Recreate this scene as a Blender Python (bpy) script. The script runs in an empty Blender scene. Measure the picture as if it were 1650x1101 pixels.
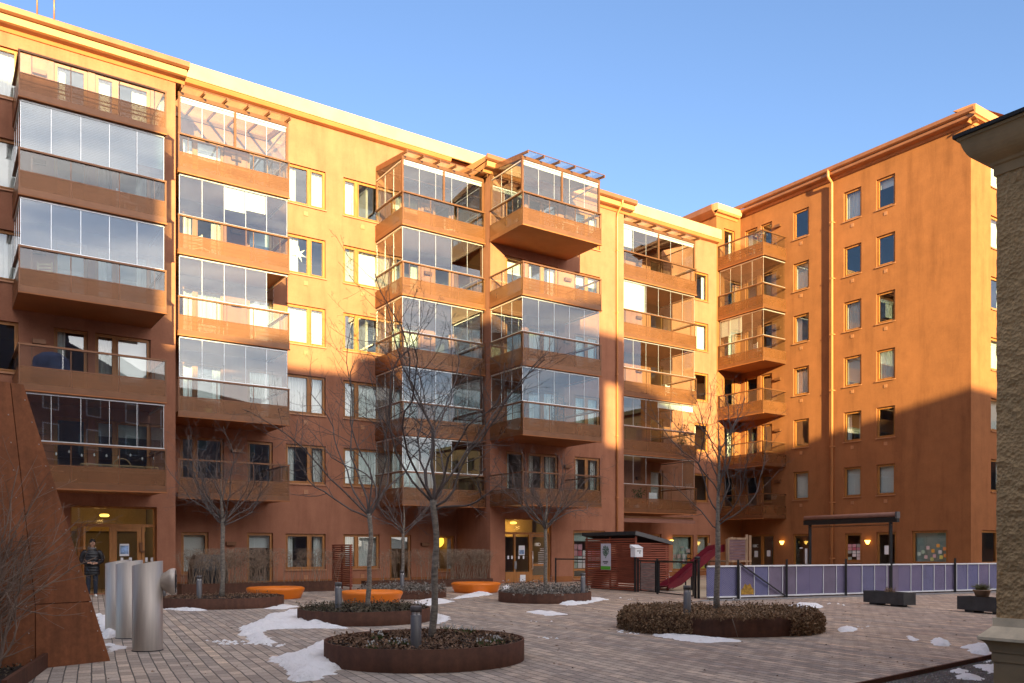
import bpy, bmesh, math, random
from mathutils import Vector, Matrix, Quaternion, noise
R_ = math.radians
scene = bpy.context.scene
COL = scene.collection
EYE = 1.52
FPX, CXP, YHP = 1359.0, 825.0, 885.0          # lens used to survey the photograph (its own pixels)

# ------------------------------------------------------------------ helpers
def G(x, y, z=0.0):
    """surveyed ground point (world X, Y) of a photo position"""
    t = (z - EYE) / (-(y - YHP) / FPX)
    return ((x - CXP) / FPX * t, t)

DU = (0.824, 0.5666)                           # direction along the long facade
NV = (0.5666, -0.824)                          # its outward normal
def W(u, v, z=0.0):
    w = v - 33.87
    return Vector((u * DU[0] + w * NV[0], u * DU[1] + w * NV[1], z))
ROT = math.atan2(DU[1], DU[0])
ORG = W(0, 0)

class Fr:
    """facade frame: a along the wall, o outwards, z up -> building-local xyz"""
    def __init__(s, f): s.f = f
    def __call__(s, a, o, z): return s.f(a, o, z)
FA = Fr(lambda a, o, z: (a, -o, z))
FB = Fr(lambda a, o, z: (39.9 - o, -a, z))
FS = Fr(lambda a, o, z: (a, -o, z))
IDF = Fr(lambda a, o, z: (a, o, z))

class MB:
    def __init__(s): s.v = []; s.f = []; s.m = []; s.mi = 0; s.sm = []; s.smooth = False
    def _f(s, *idx): s.f.append(idx); s.m.append(s.mi); s.sm.append(s.smooth)
    def quad(s, a, b, c, d):
        n = len(s.v); s.v += [tuple(a), tuple(b), tuple(c), tuple(d)]; s._f(n, n+1, n+2, n+3)
    def poly(s, pts):
        n = len(s.v); s.v += [tuple(p) for p in pts]; s._f(*range(n, n+len(pts)))
    def box(s, x0, x1, y0, y1, z0, z1):
        n = len(s.v)
        s.v += [(x0,y0,z0),(x1,y0,z0),(x1,y1,z0),(x0,y1,z0),(x0,y0,z1),(x1,y0,z1),(x1,y1,z1),(x0,y1,z1)]
        for q in ((0,3,2,1),(4,5,6,7),(0,1,5,4),(1,2,6,5),(2,3,7,6),(3,0,4,7)): s._f(*[n+i for i in q])
    def fb(s, fr, a0, a1, o0, o1, z0, z1):
        p, q = fr(a0, o0, z0), fr(a1, o1, z1)
        s.box(min(p[0],q[0]), max(p[0],q[0]), min(p[1],q[1]), max(p[1],q[1]), min(z0,z1), max(z0,z1))
    def bar(s, p, q, w, h=None, up=(0,0,1)):
        """rectangular bar from p to q"""
        h = h or w
        p, q = Vector(p), Vector(q); d = (q-p).normalized(); u = Vector(up)
        if abs(d.dot(u)) > .98: u = Vector((1,0,0))
        a = d.cross(u).normalized(); b = a.cross(d).normalized()
        n = len(s.v)
        for c in (p, q):
            for sa, sb in ((-1,-1),(1,-1),(1,1),(-1,1)): s.v.append(tuple(c + a*sa*w/2 + b*sb*h/2))
        for f in ((0,1,2,3),(7,6,5,4),(0,4,5,1),(1,5,6,2),(2,6,7,3),(3,7,4,0)): s._f(*[n+i for i in f])
    def tube(s, pts, rad, sides=6, cap=True):
        pts = [Vector(p) for p in pts]; n0 = len(s.v); k = len(pts)
        if not hasattr(rad, '__len__'): rad = [rad]*k
        ref = Vector((0.31, 0.17, 0.93)); sm = s.smooth; 
        t0 = (pts[1]-pts[0]).normalized()
        if abs(t0.dot(ref)) > .95: ref = Vector((1, 0, .1))
        a = t0.cross(ref).normalized()
        for i, p in enumerate(pts):
            t = (pts[min(i+1,k-1)] - pts[max(i-1,0)])
            if t.length < 1e-9: t = t0.copy()
            t.normalize(); a = (a - t*a.dot(t)).normalized(); b = t.cross(a)
            for j in range(sides):
                an = 2*math.pi*j/sides
                s.v.append(tuple(p + (a*math.cos(an) + b*math.sin(an))*rad[i]))
        s.smooth = True if sides > 3 else sm
        for i in range(k-1):
            for j in range(sides):
                j2 = (j+1) % sides
                s._f(n0+i*sides+j, n0+i*sides+j2, n0+(i+1)*sides+j2, n0+(i+1)*sides+j)
        s.smooth = sm
        if cap and sides > 3:
            s._f(*[n0+j for j in range(sides-1,-1,-1)]); s._f(*[n0+(k-1)*sides+j for j in range(sides)])
    def lathe(s, prof, c=(0,0), seg=32, rfun=None, smooth=True, a0=0, a1=2*math.pi):
        """profile [(r,z)...] turned round a vertical axis"""
        n0 = len(s.v); k = len(prof); full = abs(a1-a0-2*math.pi) < 1e-6; m = seg if full else seg+1
        for i in range(m):
            an = a0 + (a1-a0)*i/seg; f = rfun(an) if rfun else 1
            for r, z in prof: s.v.append((c[0]+r*f*math.cos(an), c[1]+r*f*math.sin(an), z))
        sm = s.smooth; s.smooth = smooth
        for i in range(seg):
            i2 = (i+1) % m
            for j in range(k-1): s._f(n0+i*k+j, n0+i2*k+j, n0+i2*k+j+1, n0+i*k+j+1)
        s.smooth = sm
    def build(s, name, mat, parent=None, loc=None, rz=0):
        me = bpy.data.meshes.new(name)
        me.from_pydata(s.v, [], s.f)
        mats = mat if isinstance(mat, (list, tuple)) else [mat]
        for m in mats: me.materials.append(m)
        if len(mats) > 1: me.polygons.foreach_set('material_index', s.m)
        me.polygons.foreach_set('use_smooth', s.sm)
        me.update()
        o = bpy.data.objects.new(name, me); COL.objects.link(o)
        if parent: o.parent = parent
        if loc is not None: o.location = loc
        o.rotation_euler = (0, 0, rz)
        return o

def tag(o, label, cat, group=None, kind=None):
    o['label'] = label; o['category'] = cat
    if group: o['group'] = group
    if kind: o['kind'] = kind
    return o
def thing(name, label, cat, loc=(0,0,0), rz=0, group=None):
    o = bpy.data.objects.new(name, None); COL.objects.link(o); o.empty_display_size = .2
    o.location = loc; o.rotation_euler = (0, 0, rz)
    return tag(o, label, cat, group)
def structure(o): o['kind'] = 'structure'; return o
def copy_tree(o, parent=None):
    c = o.copy(); COL.objects.link(c)
    if parent: c.parent = parent
    for ch in list(o.children): copy_tree(ch, c)
    return c

# ------------------------------------------------------------------ materials
def nt(name):
    m = bpy.data.materials.new(name); m.use_nodes = True
    t = m.node_tree; t.nodes.clear()
    out = t.nodes.new('ShaderNodeOutputMaterial')
    return m, t, out
def N(t, ty, **kw):
    n = t.nodes.new(ty)
    for k, v in kw.items():
        if k.startswith('i_'):
            key = k[2:]; key = int(key) if key.isdigit() else key.replace('_', ' ')
            n.inputs[key].default_value = v
        else: setattr(n, k, v)
    return n
def c4(c): return (c[0], c[1], c[2], 1.0)
def coord(t, scale=(1,1,1), rot=(0,0,0)):
    tc = N(t, 'ShaderNodeTexCoord'); mp = N(t, 'ShaderNodeMapping')
    mp.inputs['Scale'].default_value = scale; mp.inputs['Rotation'].default_value = rot
    t.links.new(tc.outputs['Object'], mp.inputs['Vector'])
    return mp.outputs['Vector']
def noise_n(t, vec, scale, detail=4, rough=.55):
    n = N(t, 'ShaderNodeTexNoise'); n.inputs['Scale'].default_value = scale
    n.inputs['Detail'].default_value = detail; n.inputs['Roughness'].default_value = rough
    t.links.new(vec, n.inputs['Vector']); return n.outputs['Fac']
def ramp(t, fac, stops, interp='LINEAR'):
    r = N(t, 'ShaderNodeValToRGB'); cr = r.color_ramp; cr.interpolation = interp
    while len(cr.elements) < len(stops): cr.elements.new(.5)
    for e, (p, c) in zip(cr.elements, stops): e.position = p; e.color = c4(c)
    t.links.new(fac, r.inputs['Fac']); return r.outputs['Color']
def mixc(t, fac, a, b, mode='MIX'):
    m = N(t, 'ShaderNodeMix', data_type='RGBA', blend_type=mode)
    for s_, v in ((0, fac), (6, a), (7, b)):
        if hasattr(v, 'is_linked'): t.links.new(v, m.inputs[s_])
        else: m.inputs[s_].default_value = v if s_ == 0 else c4(v)
    return m.outputs[2]
def bumpn(t, h, strength, dist=.02):
    b = N(t, 'ShaderNodeBump'); b.inputs['Strength'].default_value = strength; b.inputs['Distance'].default_value = dist
    t.links.new(h, b.inputs['Height']); return b.outputs['Normal']
def principled(t, out, col, rough=.6, metal=0, normal=None, spec=.5):
    p = N(t, 'ShaderNodeBsdfPrincipled')
    if hasattr(col, 'is_linked'): t.links.new(col, p.inputs['Base Color'])
    else: p.inputs['Base Color'].default_value = c4(col)
    if hasattr(rough, 'is_linked'): t.links.new(rough, p.inputs['Roughness'])
    else: p.inputs['Roughness'].default_value = rough
    p.inputs['Metallic'].default_value = metal
    p.inputs['Specular IOR Level'].default_value = spec
    if normal is not None: t.links.new(normal, p.inputs['Normal'])
    if out is not None: t.links.new(p.outputs[0], out.inputs['Surface'])
    return p
def mat(name, col, rough=.6, metal=0, var=.25, scale=4, bump=0, bscale=40, bdist=.01, spec=.5, stretch=(1,1,1)):
    """surface with soft two-tone variation and a little relief"""
    m, t, out = nt(name); vec = coord(t, stretch)
    f = noise_n(t, vec, scale, 5)
    d = tuple(c*(1-var) for c in col); l = tuple(min(1, c*(1+var)) for c in col)
    cc = ramp(t, f, [(.3, d), (.7, l)])
    nrm = bumpn(t, noise_n(t, vec, bscale, 4), bump, bdist) if bump else None
    principled(t, out, cc, rough, metal, nrm, spec); return m
def mat_glass(name, base=.04, gain=1.0, tint=(.93,.96,.95), rough=0.0):
    m, t, out = nt(name)
    lw = N(t, 'ShaderNodeFresnel'); ge = N(t, 'ShaderNodeNewGeometry')      # same reflectance from either side of the sheet
    ri = N(t, 'ShaderNodeMath', operation='MULTIPLY_ADD'); t.links.new(ge.outputs['Backfacing'], ri.inputs[0]); ri.inputs[1].default_value = 1/1.5-1.5; ri.inputs[2].default_value = 1.5
    t.links.new(ri.outputs[0], lw.inputs['IOR'])
    ma = N(t, 'ShaderNodeMath', operation='MULTIPLY_ADD', use_clamp=True)
    t.links.new(lw.outputs[0], ma.inputs[0]); ma.inputs[1].default_value = gain; ma.inputs[2].default_value = base
    tr = N(t, 'ShaderNodeBsdfTransparent'); tr.inputs['Color'].default_value = c4(tint)
    gl = N(t, 'ShaderNodeBsdfGlossy'); gl.inputs['Roughness'].default_value = rough
    mx = N(t, 'ShaderNodeMixShader')
    t.links.new(ma.outputs[0], mx.inputs[0]); t.links.new(tr.outputs[0], mx.inputs[1]); t.links.new(gl.outputs[0], mx.inputs[2])
    t.links.new(mx.outputs[0], out.inputs['Surface']); return m
def mat_emit(name, col, strength):
    m, t, out = nt(name); e = N(t, 'ShaderNodeEmission'); e.inputs['Color'].default_value = c4(col); e.inputs['Strength'].default_value = strength
    t.links.new(e.outputs[0], out.inputs['Surface']); return m

M = {}
def plaster(name, c, seed=0):
    m, t, out = nt(name); vec = coord(t)
    big = noise_n(t, vec, .35, 6, .6); mid = noise_n(t, vec, 1.7, 5, .6)
    vs = coord(t, (1.3, 1.3, .16)); streak = noise_n(t, vs, 1.2, 5, .65)
    fine = noise_n(t, vec, 18, 4, .6)
    dk = tuple(x*.82 for x in c); lt = tuple(min(1, x*1.14) for x in c)
    c1 = ramp(t, big, [(.32, dk), (.7, lt)])
    c2 = mixc(t, .5, c1, ramp(t, mid, [(.3, tuple(x*.8 for x in c)), (.7, tuple(x*1.15 for x in c))]))
    st = ramp(t, streak, [(.33, (.76,.74,.74)), (.5, (.98,.98,.98)), (.7, (1.07,1.07,1.07))])
    c3 = mixc(t, .8, c2, st, 'MULTIPLY')
    c4_ = mixc(t, .35, c3, ramp(t, fine, [(.3, (.8,.8,.8)), (.7, (1.15,1.15,1.15))]), 'MULTIPLY')
    nrm = bumpn(t, noise_n(t, vec, 55, 6, .7), .35, .01)
    principled(t, out, c4_, .9, 0, nrm, .2); return m
M['plaster'] = plaster('orange_plaster', (.36, .156, .092))
M['plasterB'] = plaster('orange_plaster_end', (.31, .120, .046))
M['oak'] = mat('stained_wood_frame', (.37, .15, .034), .5, var=.2, scale=9, stretch=(1,1,.2))
M['cornice'] = mat('painted_sheet_metal', (.52, .22, .085), .42, .0, var=.1, scale=1.5)
M['coping'] = mat('pale_sheet_metal', (.62, .36, .19), .4, .0, var=.12, scale=1.2)
M['gutter'] = mat('copper_brown_gutter', (.33, .13, .06), .35, .3, var=.15, scale=2)
M['sill'] = mat('sill_metal', (.42, .19, .09), .4, .2, var=.1)
M['rail'] = mat('bronze_paint', (.19, .082, .036), .36, .4, var=.12, scale=3)
M['soffit'] = mat('soffit_paint', (.32, .11, .03), .7, var=.12, scale=1.2)
M['silver'] = mat('aluminium_profile', (.72, .72, .70), .3, .7, var=.06)
M['room'] = mat('room_plaster', (.30, .27, .235), .9, var=.12, scale=.7)
M['lobby'] = mat('lobby_plaster', (.5, .36, .16), .9, var=.1, scale=.7)
M['curtain'] = mat('white_curtain', (.78, .77, .73), .9, var=.08, scale=3, stretch=(6,6,.4))
M['blind'] = mat('white_roller_blind', (.82, .82, .80), .8, var=.03, scale=1)
M['slatblind'] = mat('grey_slat_blind', (.56, .60, .62), .6, var=.06, scale=1)
M['shade'] = mat('grey_shade_cloth', (.42, .40, .37), .9, var=.08, scale=1)
M['pane'] = mat_glass('window_glass', .035, 1.6)
M['bglass'] = mat_glass('balustrade_glass', .02, 1.05, (.92,.95,.94))
M['gglass'] = mat_glass('balcony_glazing_glass', .04, 1.5, (.90,.94,.93))
M['frost'] = mat_glass('frosted_glazing_glass', .10, 1.3, (.60,.68,.72), .03)
def perforated(name, c):
    m, t, out = nt(name); vec = coord(t)
    f = noise_n(t, vec, 1.4, 4)
    cc = ramp(t, f, [(.3, tuple(x*.86 for x in c)), (.7, tuple(min(1,x*1.12) for x in c))])
    p = principled(t, None, cc, .36, .35)
    tr = N(t, 'ShaderNodeBsdfTransparent'); mx = N(t, 'ShaderNodeMixShader'); mx.inputs[0].default_value = .32
    t.links.new(p.outputs[0], mx.inputs[1]); t.links.new(tr.outputs[0], mx.inputs[2]); t.links.new(mx.outputs[0], out.inputs['Surface'])
    return m
M['perf'] = perforated('perforated_bronze_sheet', (.225, .094, .036))
def corten(name, c=(.105,.045,.026), c2=(.058,.028,.019)):
    m, t, out = nt(name); vec = coord(t)
    a = noise_n(t, vec, 1.1, 7, .65); b = noise_n(t, vec, 14, 6, .7)
    st = noise_n(t, coord(t, (4,4,.35)), 2.2, 4)
    c1 = ramp(t, a, [(.3, c2), (.55, c), (.78, tuple(x*1.5 for x in c))])
    c3 = mixc(t, .45, c1, ramp(t, b, [(.3, tuple(x*.6 for x in c)), (.7, tuple(x*1.5 for x in c))]))
    c3 = mixc(t, .55, c3, ramp(t, st, [(.35, (.65,.65,.65)), (.65, (1.1,1.05,1.05))]), 'MULTIPLY')
    principled(t, out, c3, .72, .1, bumpn(t, b, .25, .004), .3); return m
M['corten'] = corten('weathering_steel')
M['corten_wall'] = corten('weathering_steel_wall', (.27,.10,.042), (.14,.055,.028))
M['orange'] = mat('orange_plastic', (.80, .20, .012), .42, var=.05, scale=3, bump=.05, bscale=200)
M['steel'] = mat('brushed_steel', (.52, .465, .41), .52, .6, var=.1, scale=3, stretch=(8,8,.5))
M['darksteel'] = mat('dark_grille', (.03,.03,.032), .5)
M['bollard'] = mat('grey_powder_coat', (.13,.125,.125), .45, .3, var=.1)
M['black'] = mat('black_paint', (.012,.012,.013), .4, var=.2)
M['white'] = mat('white_paint', (.78,.78,.78), .5, var=.05)
M['redwood'] = mat('red_stained_wood', (.26, .062, .030), .65, var=.35, scale=3, stretch=(.5,.5,6), bump=.2, bscale=30)
M['roofing'] = mat('dark_roofing_felt', (.02,.021,.023), .8, var=.3, scale=8)
M['concrete'] = mat('dark_concrete', (.050,.047,.046), .85, var=.3, scale=3, bump=.25, bscale=40)
M['paleconcrete'] = mat('pale_concrete', (.22,.21,.20), .9, var=.2, scale=4, bump=.2, bscale=50)
M['bark'] = mat('grey_bark', (.21,.18,.145), .95, var=.5, scale=14, bump=.5, bscale=30, bdist=.01, stretch=(1,1,2.5))
M['twig'] = mat('dark_twigs', (.115,.092,.082), .9, var=.35, scale=6)
M['hedgetwig'] = mat('hedge_twigs', (.27,.195,.135), .95, var=.35, scale=5)
M['tantwig'] = mat('pale_shrub_twigs', (.23,.165,.125), .9, var=.45, scale=3)
M['soil'] = mat('dark_mulch', (.030,.021,.016), 1, var=.6, scale=22, bump=1, bscale=35, bdist=.05)
def leafmat(name, cs):
    m, t, out = nt(name)
    g = N(t, 'ShaderNodeNewGeometry'); cc = ramp(t, g.outputs['Random Per Island'], [(i/(max(1,len(cs)-1)), c) for i, c in enumerate(cs)])
    principled(t, out, cc, .85, 0, None, .2); return m
M['litter'] = leafmat('dead_leaf_litter', [(.08,.048,.032),(.17,.10,.06),(.28,.175,.11),(.11,.066,.042)])
M['deadleaf'] = leafmat('withered_foliage', [(.15,.09,.05),(.27,.165,.09),(.36,.24,.14),(.10,.062,.036)])
M['greyleaf'] = leafmat('grey_winter_foliage', [(.17,.145,.12),(.30,.265,.225),(.10,.08,.06),(.40,.37,.33)])
M['darkleaf'] = leafmat('dark_winter_foliage', [(.05,.045,.03),(.10,.085,.055),(.15,.115,.08),(.07,.07,.04)])
M['green'] = leafmat('fresh_green_leaves', [(.04,.075,.02),(.075,.12,.035),(.05,.09,.03)])
M['petal'] = mat('white_petals', (.8,.8,.78), .7, var=.03)
def mat_snow():
    m, t, out = nt('old_snow'); vec = coord(t)
    cc = ramp(t, noise_n(t, vec, 5, 6, .7), [(.22, (.62,.60,.57)), (.42, (.90,.90,.90)), (.8, (.95,.95,.96))])
    dirt = ramp(t, noise_n(t, vec, 34, 5, .75), [(.60, (0,0,0)), (.72, (.6,.6,.6))]); cc = mixc(t, dirt, cc, (.30,.27,.24))
    principled(t, out, cc, .75, 0, bumpn(t, noise_n(t, vec, 16, 6, .7), .9, .05), .3); return m
M['snow'] = mat_snow()
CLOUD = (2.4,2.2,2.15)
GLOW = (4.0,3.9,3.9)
SUN, SKY, EXPO = 4.2, .15, 2.12
# ------------------------------------------------------------------ facade kit
def wall(mb, fr, a0, a1, z0, z1, o, holes=(), depth=.15):
    hs = [h for h in holes]
    As = sorted({a0, a1} | {x for h in hs for x in h[:2]}); Zs = sorted({z0, z1} | {x for h in hs for x in h[2:4]})
    As = [x for x in As if a0-1e-6 <= x <= a1+1e-6]; Zs = [x for x in Zs if z0-1e-6 <= x <= z1+1e-6]
    for i in range(len(As)-1):
        for j in range(len(Zs)-1):
            ca, cz = (As[i]+As[i+1])/2, (Zs[j]+Zs[j+1])/2
            if any(h[0] < ca < h[1] and h[2] < cz < h[3] for h in hs): continue
            mb.quad(fr(As[i],o,Zs[j]), fr(As[i+1],o,Zs[j]), fr(As[i+1],o,Zs[j+1]), fr(As[i],o,Zs[j+1]))
    for h in hs:
        b0, b1, y0, y1 = h[:4]; i = o-depth-.12
        mb.quad(fr(b0,o,y0), fr(b0,i,y0), fr(b0,i,y1), fr(b0,o,y1)); mb.quad(fr(b1,o,y0), fr(b1,i,y0), fr(b1,i,y1), fr(b1,o,y1))
        mb.quad(fr(b0,o,y1), fr(b1,o,y1), fr(b1,i,y1), fr(b0,i,y1)); mb.quad(fr(b0,o,y0), fr(b1,o,y0), fr(b1,i,y0), fr(b0,i,y0))

def drape(mb, fr, a0, a1, z0, z1, o, amp=.035, wl=.16, rng=random):
    n = max(4, int((a1-a0)/wl*6)); ph = rng.random()*6; pts = []
    for i in range(n+1):
        a = a0+(a1-a0)*i/n
        pts.append((a, o + amp*math.sin(2*math.pi*(a-a0)/wl+ph)*(0.7+.3*math.sin(a*7+ph))))
    sm = mb.smooth; mb.smooth = True
    for (p, op), (q, oq) in zip(pts, pts[1:]): mb.quad(fr(p,op,z0), fr(q,oq,z0), fr(q,oq,z1), fr(p,op,z1))
    mb.smooth = sm

rngW = random.Random(7)
def window(fr, par, a0, a1, z0, z1, o, split=(), inside=None, name='window', sill=True, kick=0, tag_pane='pane', frame='oak'):
    """wooden window or glazed door: frame mesh with pane, sill and what hangs behind as children"""
    f = MB(); w = .065; i0, i1 = o-.17, o-.085
    f.fb(fr, a0+.004, a0+w, i0, i1, z0+.004, z1-.004); f.fb(fr, a1-w, a1-.004, i0, i1, z0+.004, z1-.004)
    f.fb(fr, a0+w, a1-w, i0, i1, z1-w, z1-.004); f.fb(fr, a0+w, a1-w, i0, i1, z0+.004, z0+w)
    xs = [a0+w] + [a0+(a1-a0)*s for s in split] + [a1-w]; lights = []
    for s in split:
        c = a0+(a1-a0)*s; f.fb(fr, c-.05, c+.05, i0, i1, z0+w, z1-w)
    for k in range(len(xs)-1):
        l0 = xs[k] + (.05 if k else 0); l1 = xs[k+1] - (.05 if k < len(xs)-2 else 0); lights.append((l0, l1))
        e = .045; j1 = i1+.018
        f.fb(fr, l0+.003, l0+e, i0+.02, j1, z0+w+.003, z1-w-.003); f.fb(fr, l1-e, l1-.003, i0+.02, j1, z0+w+.003, z1-w-.003)
        f.fb(fr, l0+e, l1-e, i0+.02, j1, z1-w-e, z1-w-.003); f.fb(fr, l0+e, l1-e, i0+.02, j1, z0+w+.003, z0+w+e+kick)
    win = f.build(name, M[frame], par)
    p = MB()
    for l0, l1 in lights: p.fb(fr, l0+.04, l1-.04, o-.125, o-.117, z0+w+.04+kick, z1-w-.04)
    p.build(tag_pane, M['pane'], win)
    if sill:
        s = MB(); s.fb(fr, a0-.03, a1+.03, o-.085, o+.05, z0-.028, z0+.002); s.fb(fr, a0-.03, a1+.03, o+.05, o+.056, z0-.05, z0+.002)
        s.build('sill', M['sill'], win)
    io = o-.30
    if inside in ('curtain', 'curtains'):
        c = MB(); wd = (a1-a0)
        drape(c, fr, a0+.03, a0+wd*(.22+.1*rngW.random()), z0, z1, io, rng=rngW)
        drape(c, fr, a1-wd*(.22+.1*rngW.random()), a1-.03, z0, z1, io, rng=rngW)
        c.build('curtain', M['curtain'], win)
    elif inside == 'leftcurtain':
        c = MB(); drape(c, fr, a0+.03, a0+(a1-a0)*.36, z0, z1, io, rng=rngW); c.build('curtain', M['curtain'], win)
    elif inside == 'sheer':
        c = MB(); drape(c, fr, a0+.03, a1-.03, z0, z1, io, .03, .13, rngW); c.build('curtain', M['curtain'], win)
    elif inside == 'blind':
        c = MB(); c.fb(fr, a0+.05, a1-.05, io, io+.006, z0+.02, z1); c.build('roller_blind', M['blind'], win)
    elif inside == 'half':
        c = MB(); c.fb(fr, a0+.05, a1-.05, io, io+.006, z1-(z1-z0)*.3, z1); c.build('roller_blind', M['blind'], win)
    elif inside == 'rightblind':
        c = MB(); c.fb(fr, a0+(a1-a0)*.42, a1-.05, io, io+.006, z0+.02, z1); c.build('roller_blind', M['blind'], win)
        c = MB(); drape(c, fr, a0+.03, a0+(a1-a0)*.38, z0, z1, io, rng=rngW); c.build('curtain', M['shade'], win)
    elif inside == 'slats':
        c = MB(); z = z0+.04
        while z < z1: c.fb(fr, a0+.06, a1-.06, io, io+.02, z, z+.022); z += .034
        c.build('slat_blind', M['slatblind'], win)
    return win

def balcony(fr, par, a0, a1, ob, of, R, glaze=None, roof=False, left=True, right=True, npan=5, open_panels=(), blind=None, frosted=False, drop=1.40, topsplit=None, mid=None):
    """slab with perforated front, glass balustrade, rail; optional glazing above"""
    zb = R-drop; zp = R-.66
    s = MB(); s.fb(fr, a0+.015, a1-.015, ob, of-.02, zb+.03, zb+.21); s.fb(fr, a0-.02, a1+.02, of-.06, of+.03, zb-.012, zb+.028)
    bal = s.build('balcony', M['soffit'], par)
    p = MB(); p.fb(fr, a0, a1, of-.012, of, zb+.03, zp)
    if left: p.fb(fr, a0, a0+.012, ob, of-.013, zb+.03, zp)
    if right: p.fb(fr, a1-.012, a1, ob, of-.013, zb+.03, zp)
    p.build('perforated_panel', M['perf'], bal)
    g = MB(); nb = 3; xs = [a0+.03+(a1-a0-.06)*k/nb for k in range(nb+1)]
    for k in range(nb): g.fb(fr, xs[k]+.01, xs[k+1]-.01, of-.05, of-.042, zp+.01, R-.04)
    if left: g.fb(fr, a0+.042, a0+.05, ob+.03, of-.06, zp+.01, R-.04)
    if right: g.fb(fr, a1-.05, a1-.042, ob+.03, of-.06, zp+.01, R-.04)
    g.build('glass_balustrade', M['bglass'], bal)
    r = MB(); r.fb(fr, a0-.01, a1+.01, of-.075, of+.012, R-.045, R+.012)
    if left: r.fb(fr, a0-.01, a0+.055, ob, of-.075, R-.045, R+.012)
    if right: r.fb(fr, a1-.055, a1+.01, ob, of-.075, R-.045, R+.012)
    for k, x in enumerate(xs): r.fb(fr, x-.014, x+.014, of-.085, of-.052, zb+.21, R-.045)
    for x in (a0+.35, a1-.35): r.fb(fr, x-.012, x+.012, of-.082, of-.052, zb+.21, R-.045)
    for z_ in (zb+.40, zp-.22): r.fb(fr, a0+.02, a1-.02, of-.05, of-.02, z_, z_+.03)                      # carrier rails seen through the sheet
    for x in (a0+.02, a1-.02): r.fb(fr, x-.02, x+.02, of+.001, of+.009, zb, R)
    for x in xs[1:-1]: r.fb(fr, x-.012, x+.012, of, of+.004, zb+.05, zp-.01)          # seams of the sheet
    r.fb(fr, a0, a1, of, of+.006, zp-.035, zp); r.fb(fr, a0, a1, of, of+.006, zb+.03, zb+.22)
    if left: r.fb(fr, a0-.006, a0, ob, of, zp-.035, zp); r.fb(fr, a0-.006, a0, ob, of, zb+.03, zb+.22)
    if right: r.fb(fr, a1, a1+.006, ob, of, zp-.035, zp); r.fb(fr, a1, a1+.006, ob, of, zb+.03, zb+.22)
    if left and of-ob > 1: 
        for q in (.33, .66): r.fb(fr, a0+.055, a0+.085, ob+(of-ob)*q-.012, ob+(of-ob)*q+.012, zb+.21, R-.045)
    r.build('railing', M['rail'], bal)
    if glaze:
        zt = zb+2.9-.02 if not roof else R+1.34
        go = of-.12; zg = R+.03
        b0, b1 = a0+.06, a1-.06; pw = (b1-b0)/npan
        gm = MB(); pr = MB()
        for k in range(npan):
            if k in open_panels: continue
            if k-1 in open_panels and gm.v: gm.build('glazing', M['frost' if frosted else 'gglass'], bal); gm = MB()
            gm.fb(fr, b0+pw*k+.006, b0+pw*(k+1)-.006, go, go+.008, zg+.03, zt-.05)
        for k in range(npan+1):
            if (k-1 in open_panels or k == 0) and (k in open_panels or k == npan): continue
            x = b0+pw*k
            pr.fb(fr, x-.007, x+.007, go-.004, go+.013, zg+.03, zt-.05)
        pr.fb(fr, b0, b1, go-.03, go+.03, zg, zg+.028); pr.fb(fr, b0, b1, go-.03, go+.03, zt-.05, zt)
        if gm.v: gm.build('glazing', M['frost' if frosted else 'gglass'], bal)
        gm = MB()
        if left:
            nl = 3; q0, q1 = ob+.04, go; ql = (q1-q0)/nl
            for k in range(nl):
                gm.fb(fr, b0, b0+.008, q0+ql*k+.006, q0+ql*(k+1)-.006, zg+.03, zt-.05); pr.fb(fr, b0-.005, b0+.012, q0+ql*k-.006, q0+ql*k+.006, zg+.03, zt-.05)
            pr.fb(fr, b0-.03, b0+.03, q0, q1, zg, zg+.028); pr.fb(fr, b0-.03, b0+.03, q0, q1, zt-.05, zt)
        if gm.v: gm.build('side_glazing', M['gglass'], bal); gm = MB()
        if right:
            nl = 3; q0, q1 = ob+.04, go; ql = (q1-q0)/nl
            for k in range(nl):
                if right == 'open' and k > 0: continue
                gm.fb(fr, b1-.008, b1, q0+ql*k+.006, q0+ql*(k+1)-.006, zg+.03, zt-.05)
            pr.fb(fr, b1-.03, b1+.03, q0, q1, zg, zg+.028); pr.fb(fr, b1-.03, b1+.03, q0, q1, zt-.05, zt)
        if gm.v: gm.build('side_glazing', M['gglass'], bal)
        pr.build('glazing_profile', M['silver'], bal)
        if blind:
            bm_ = MB()
            for (k0, k1, f0, f1, kind) in blind:
                x0, x1 = b0+pw*k0+.02, b0+pw*k1-.02; y0 = zg+(zt-.06-zg)*f0; y1 = zg+(zt-.06-zg)*f1
                if kind == 'slat':
                    z = y0
                    while z < y1: bm_.fb(fr, x0, x1, go-.09, go-.055, z, z+.036); z += .05
                else: bm_.fb(fr, x0, x1, go-.08, go-.07, y0, y1)
            bm_.build('sun_blind', M['slatblind' if blind[0][4] == 'slat' else 'blind'], bal)
        if roof:
            f = MB(); zt2 = zt+.02
            for x in (b0, (b0+b1)/2, b1): f.fb(fr, x-.04, x+.04, go-.05, go+.045, R+.012, zt2)
            f.fb(fr, b0-.05, b1+.05, go-.05, go+.05, zt2, zt2+.14)
            zw = zt2+.45
            for x in (b0, b1):
                f.fb(fr, x-.035, x+.035, ob, ob+.07, R, zw-.05)
                f.bar(fr(x, go, zt2+.1), fr(x, ob, zw), .07, .16)
            f.fb(fr, b0, b1, ob, ob+.06, zw-.08, zw+.06)
            nr = 6
            for k in range(nr):
                x = b0+.0+(b1-b0)*k/(nr-1); f.bar(fr(x, ob+.02, zw+.10), fr(x, go+.42, zt2+.16), .05, .10)
            f.bar(fr(b0-.02, go+.40, zt2+.22), fr(b1+.02, go+.40, zt2+.22), .025, .025)
            f.build('roof_frame', M['rail'], bal)
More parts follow.
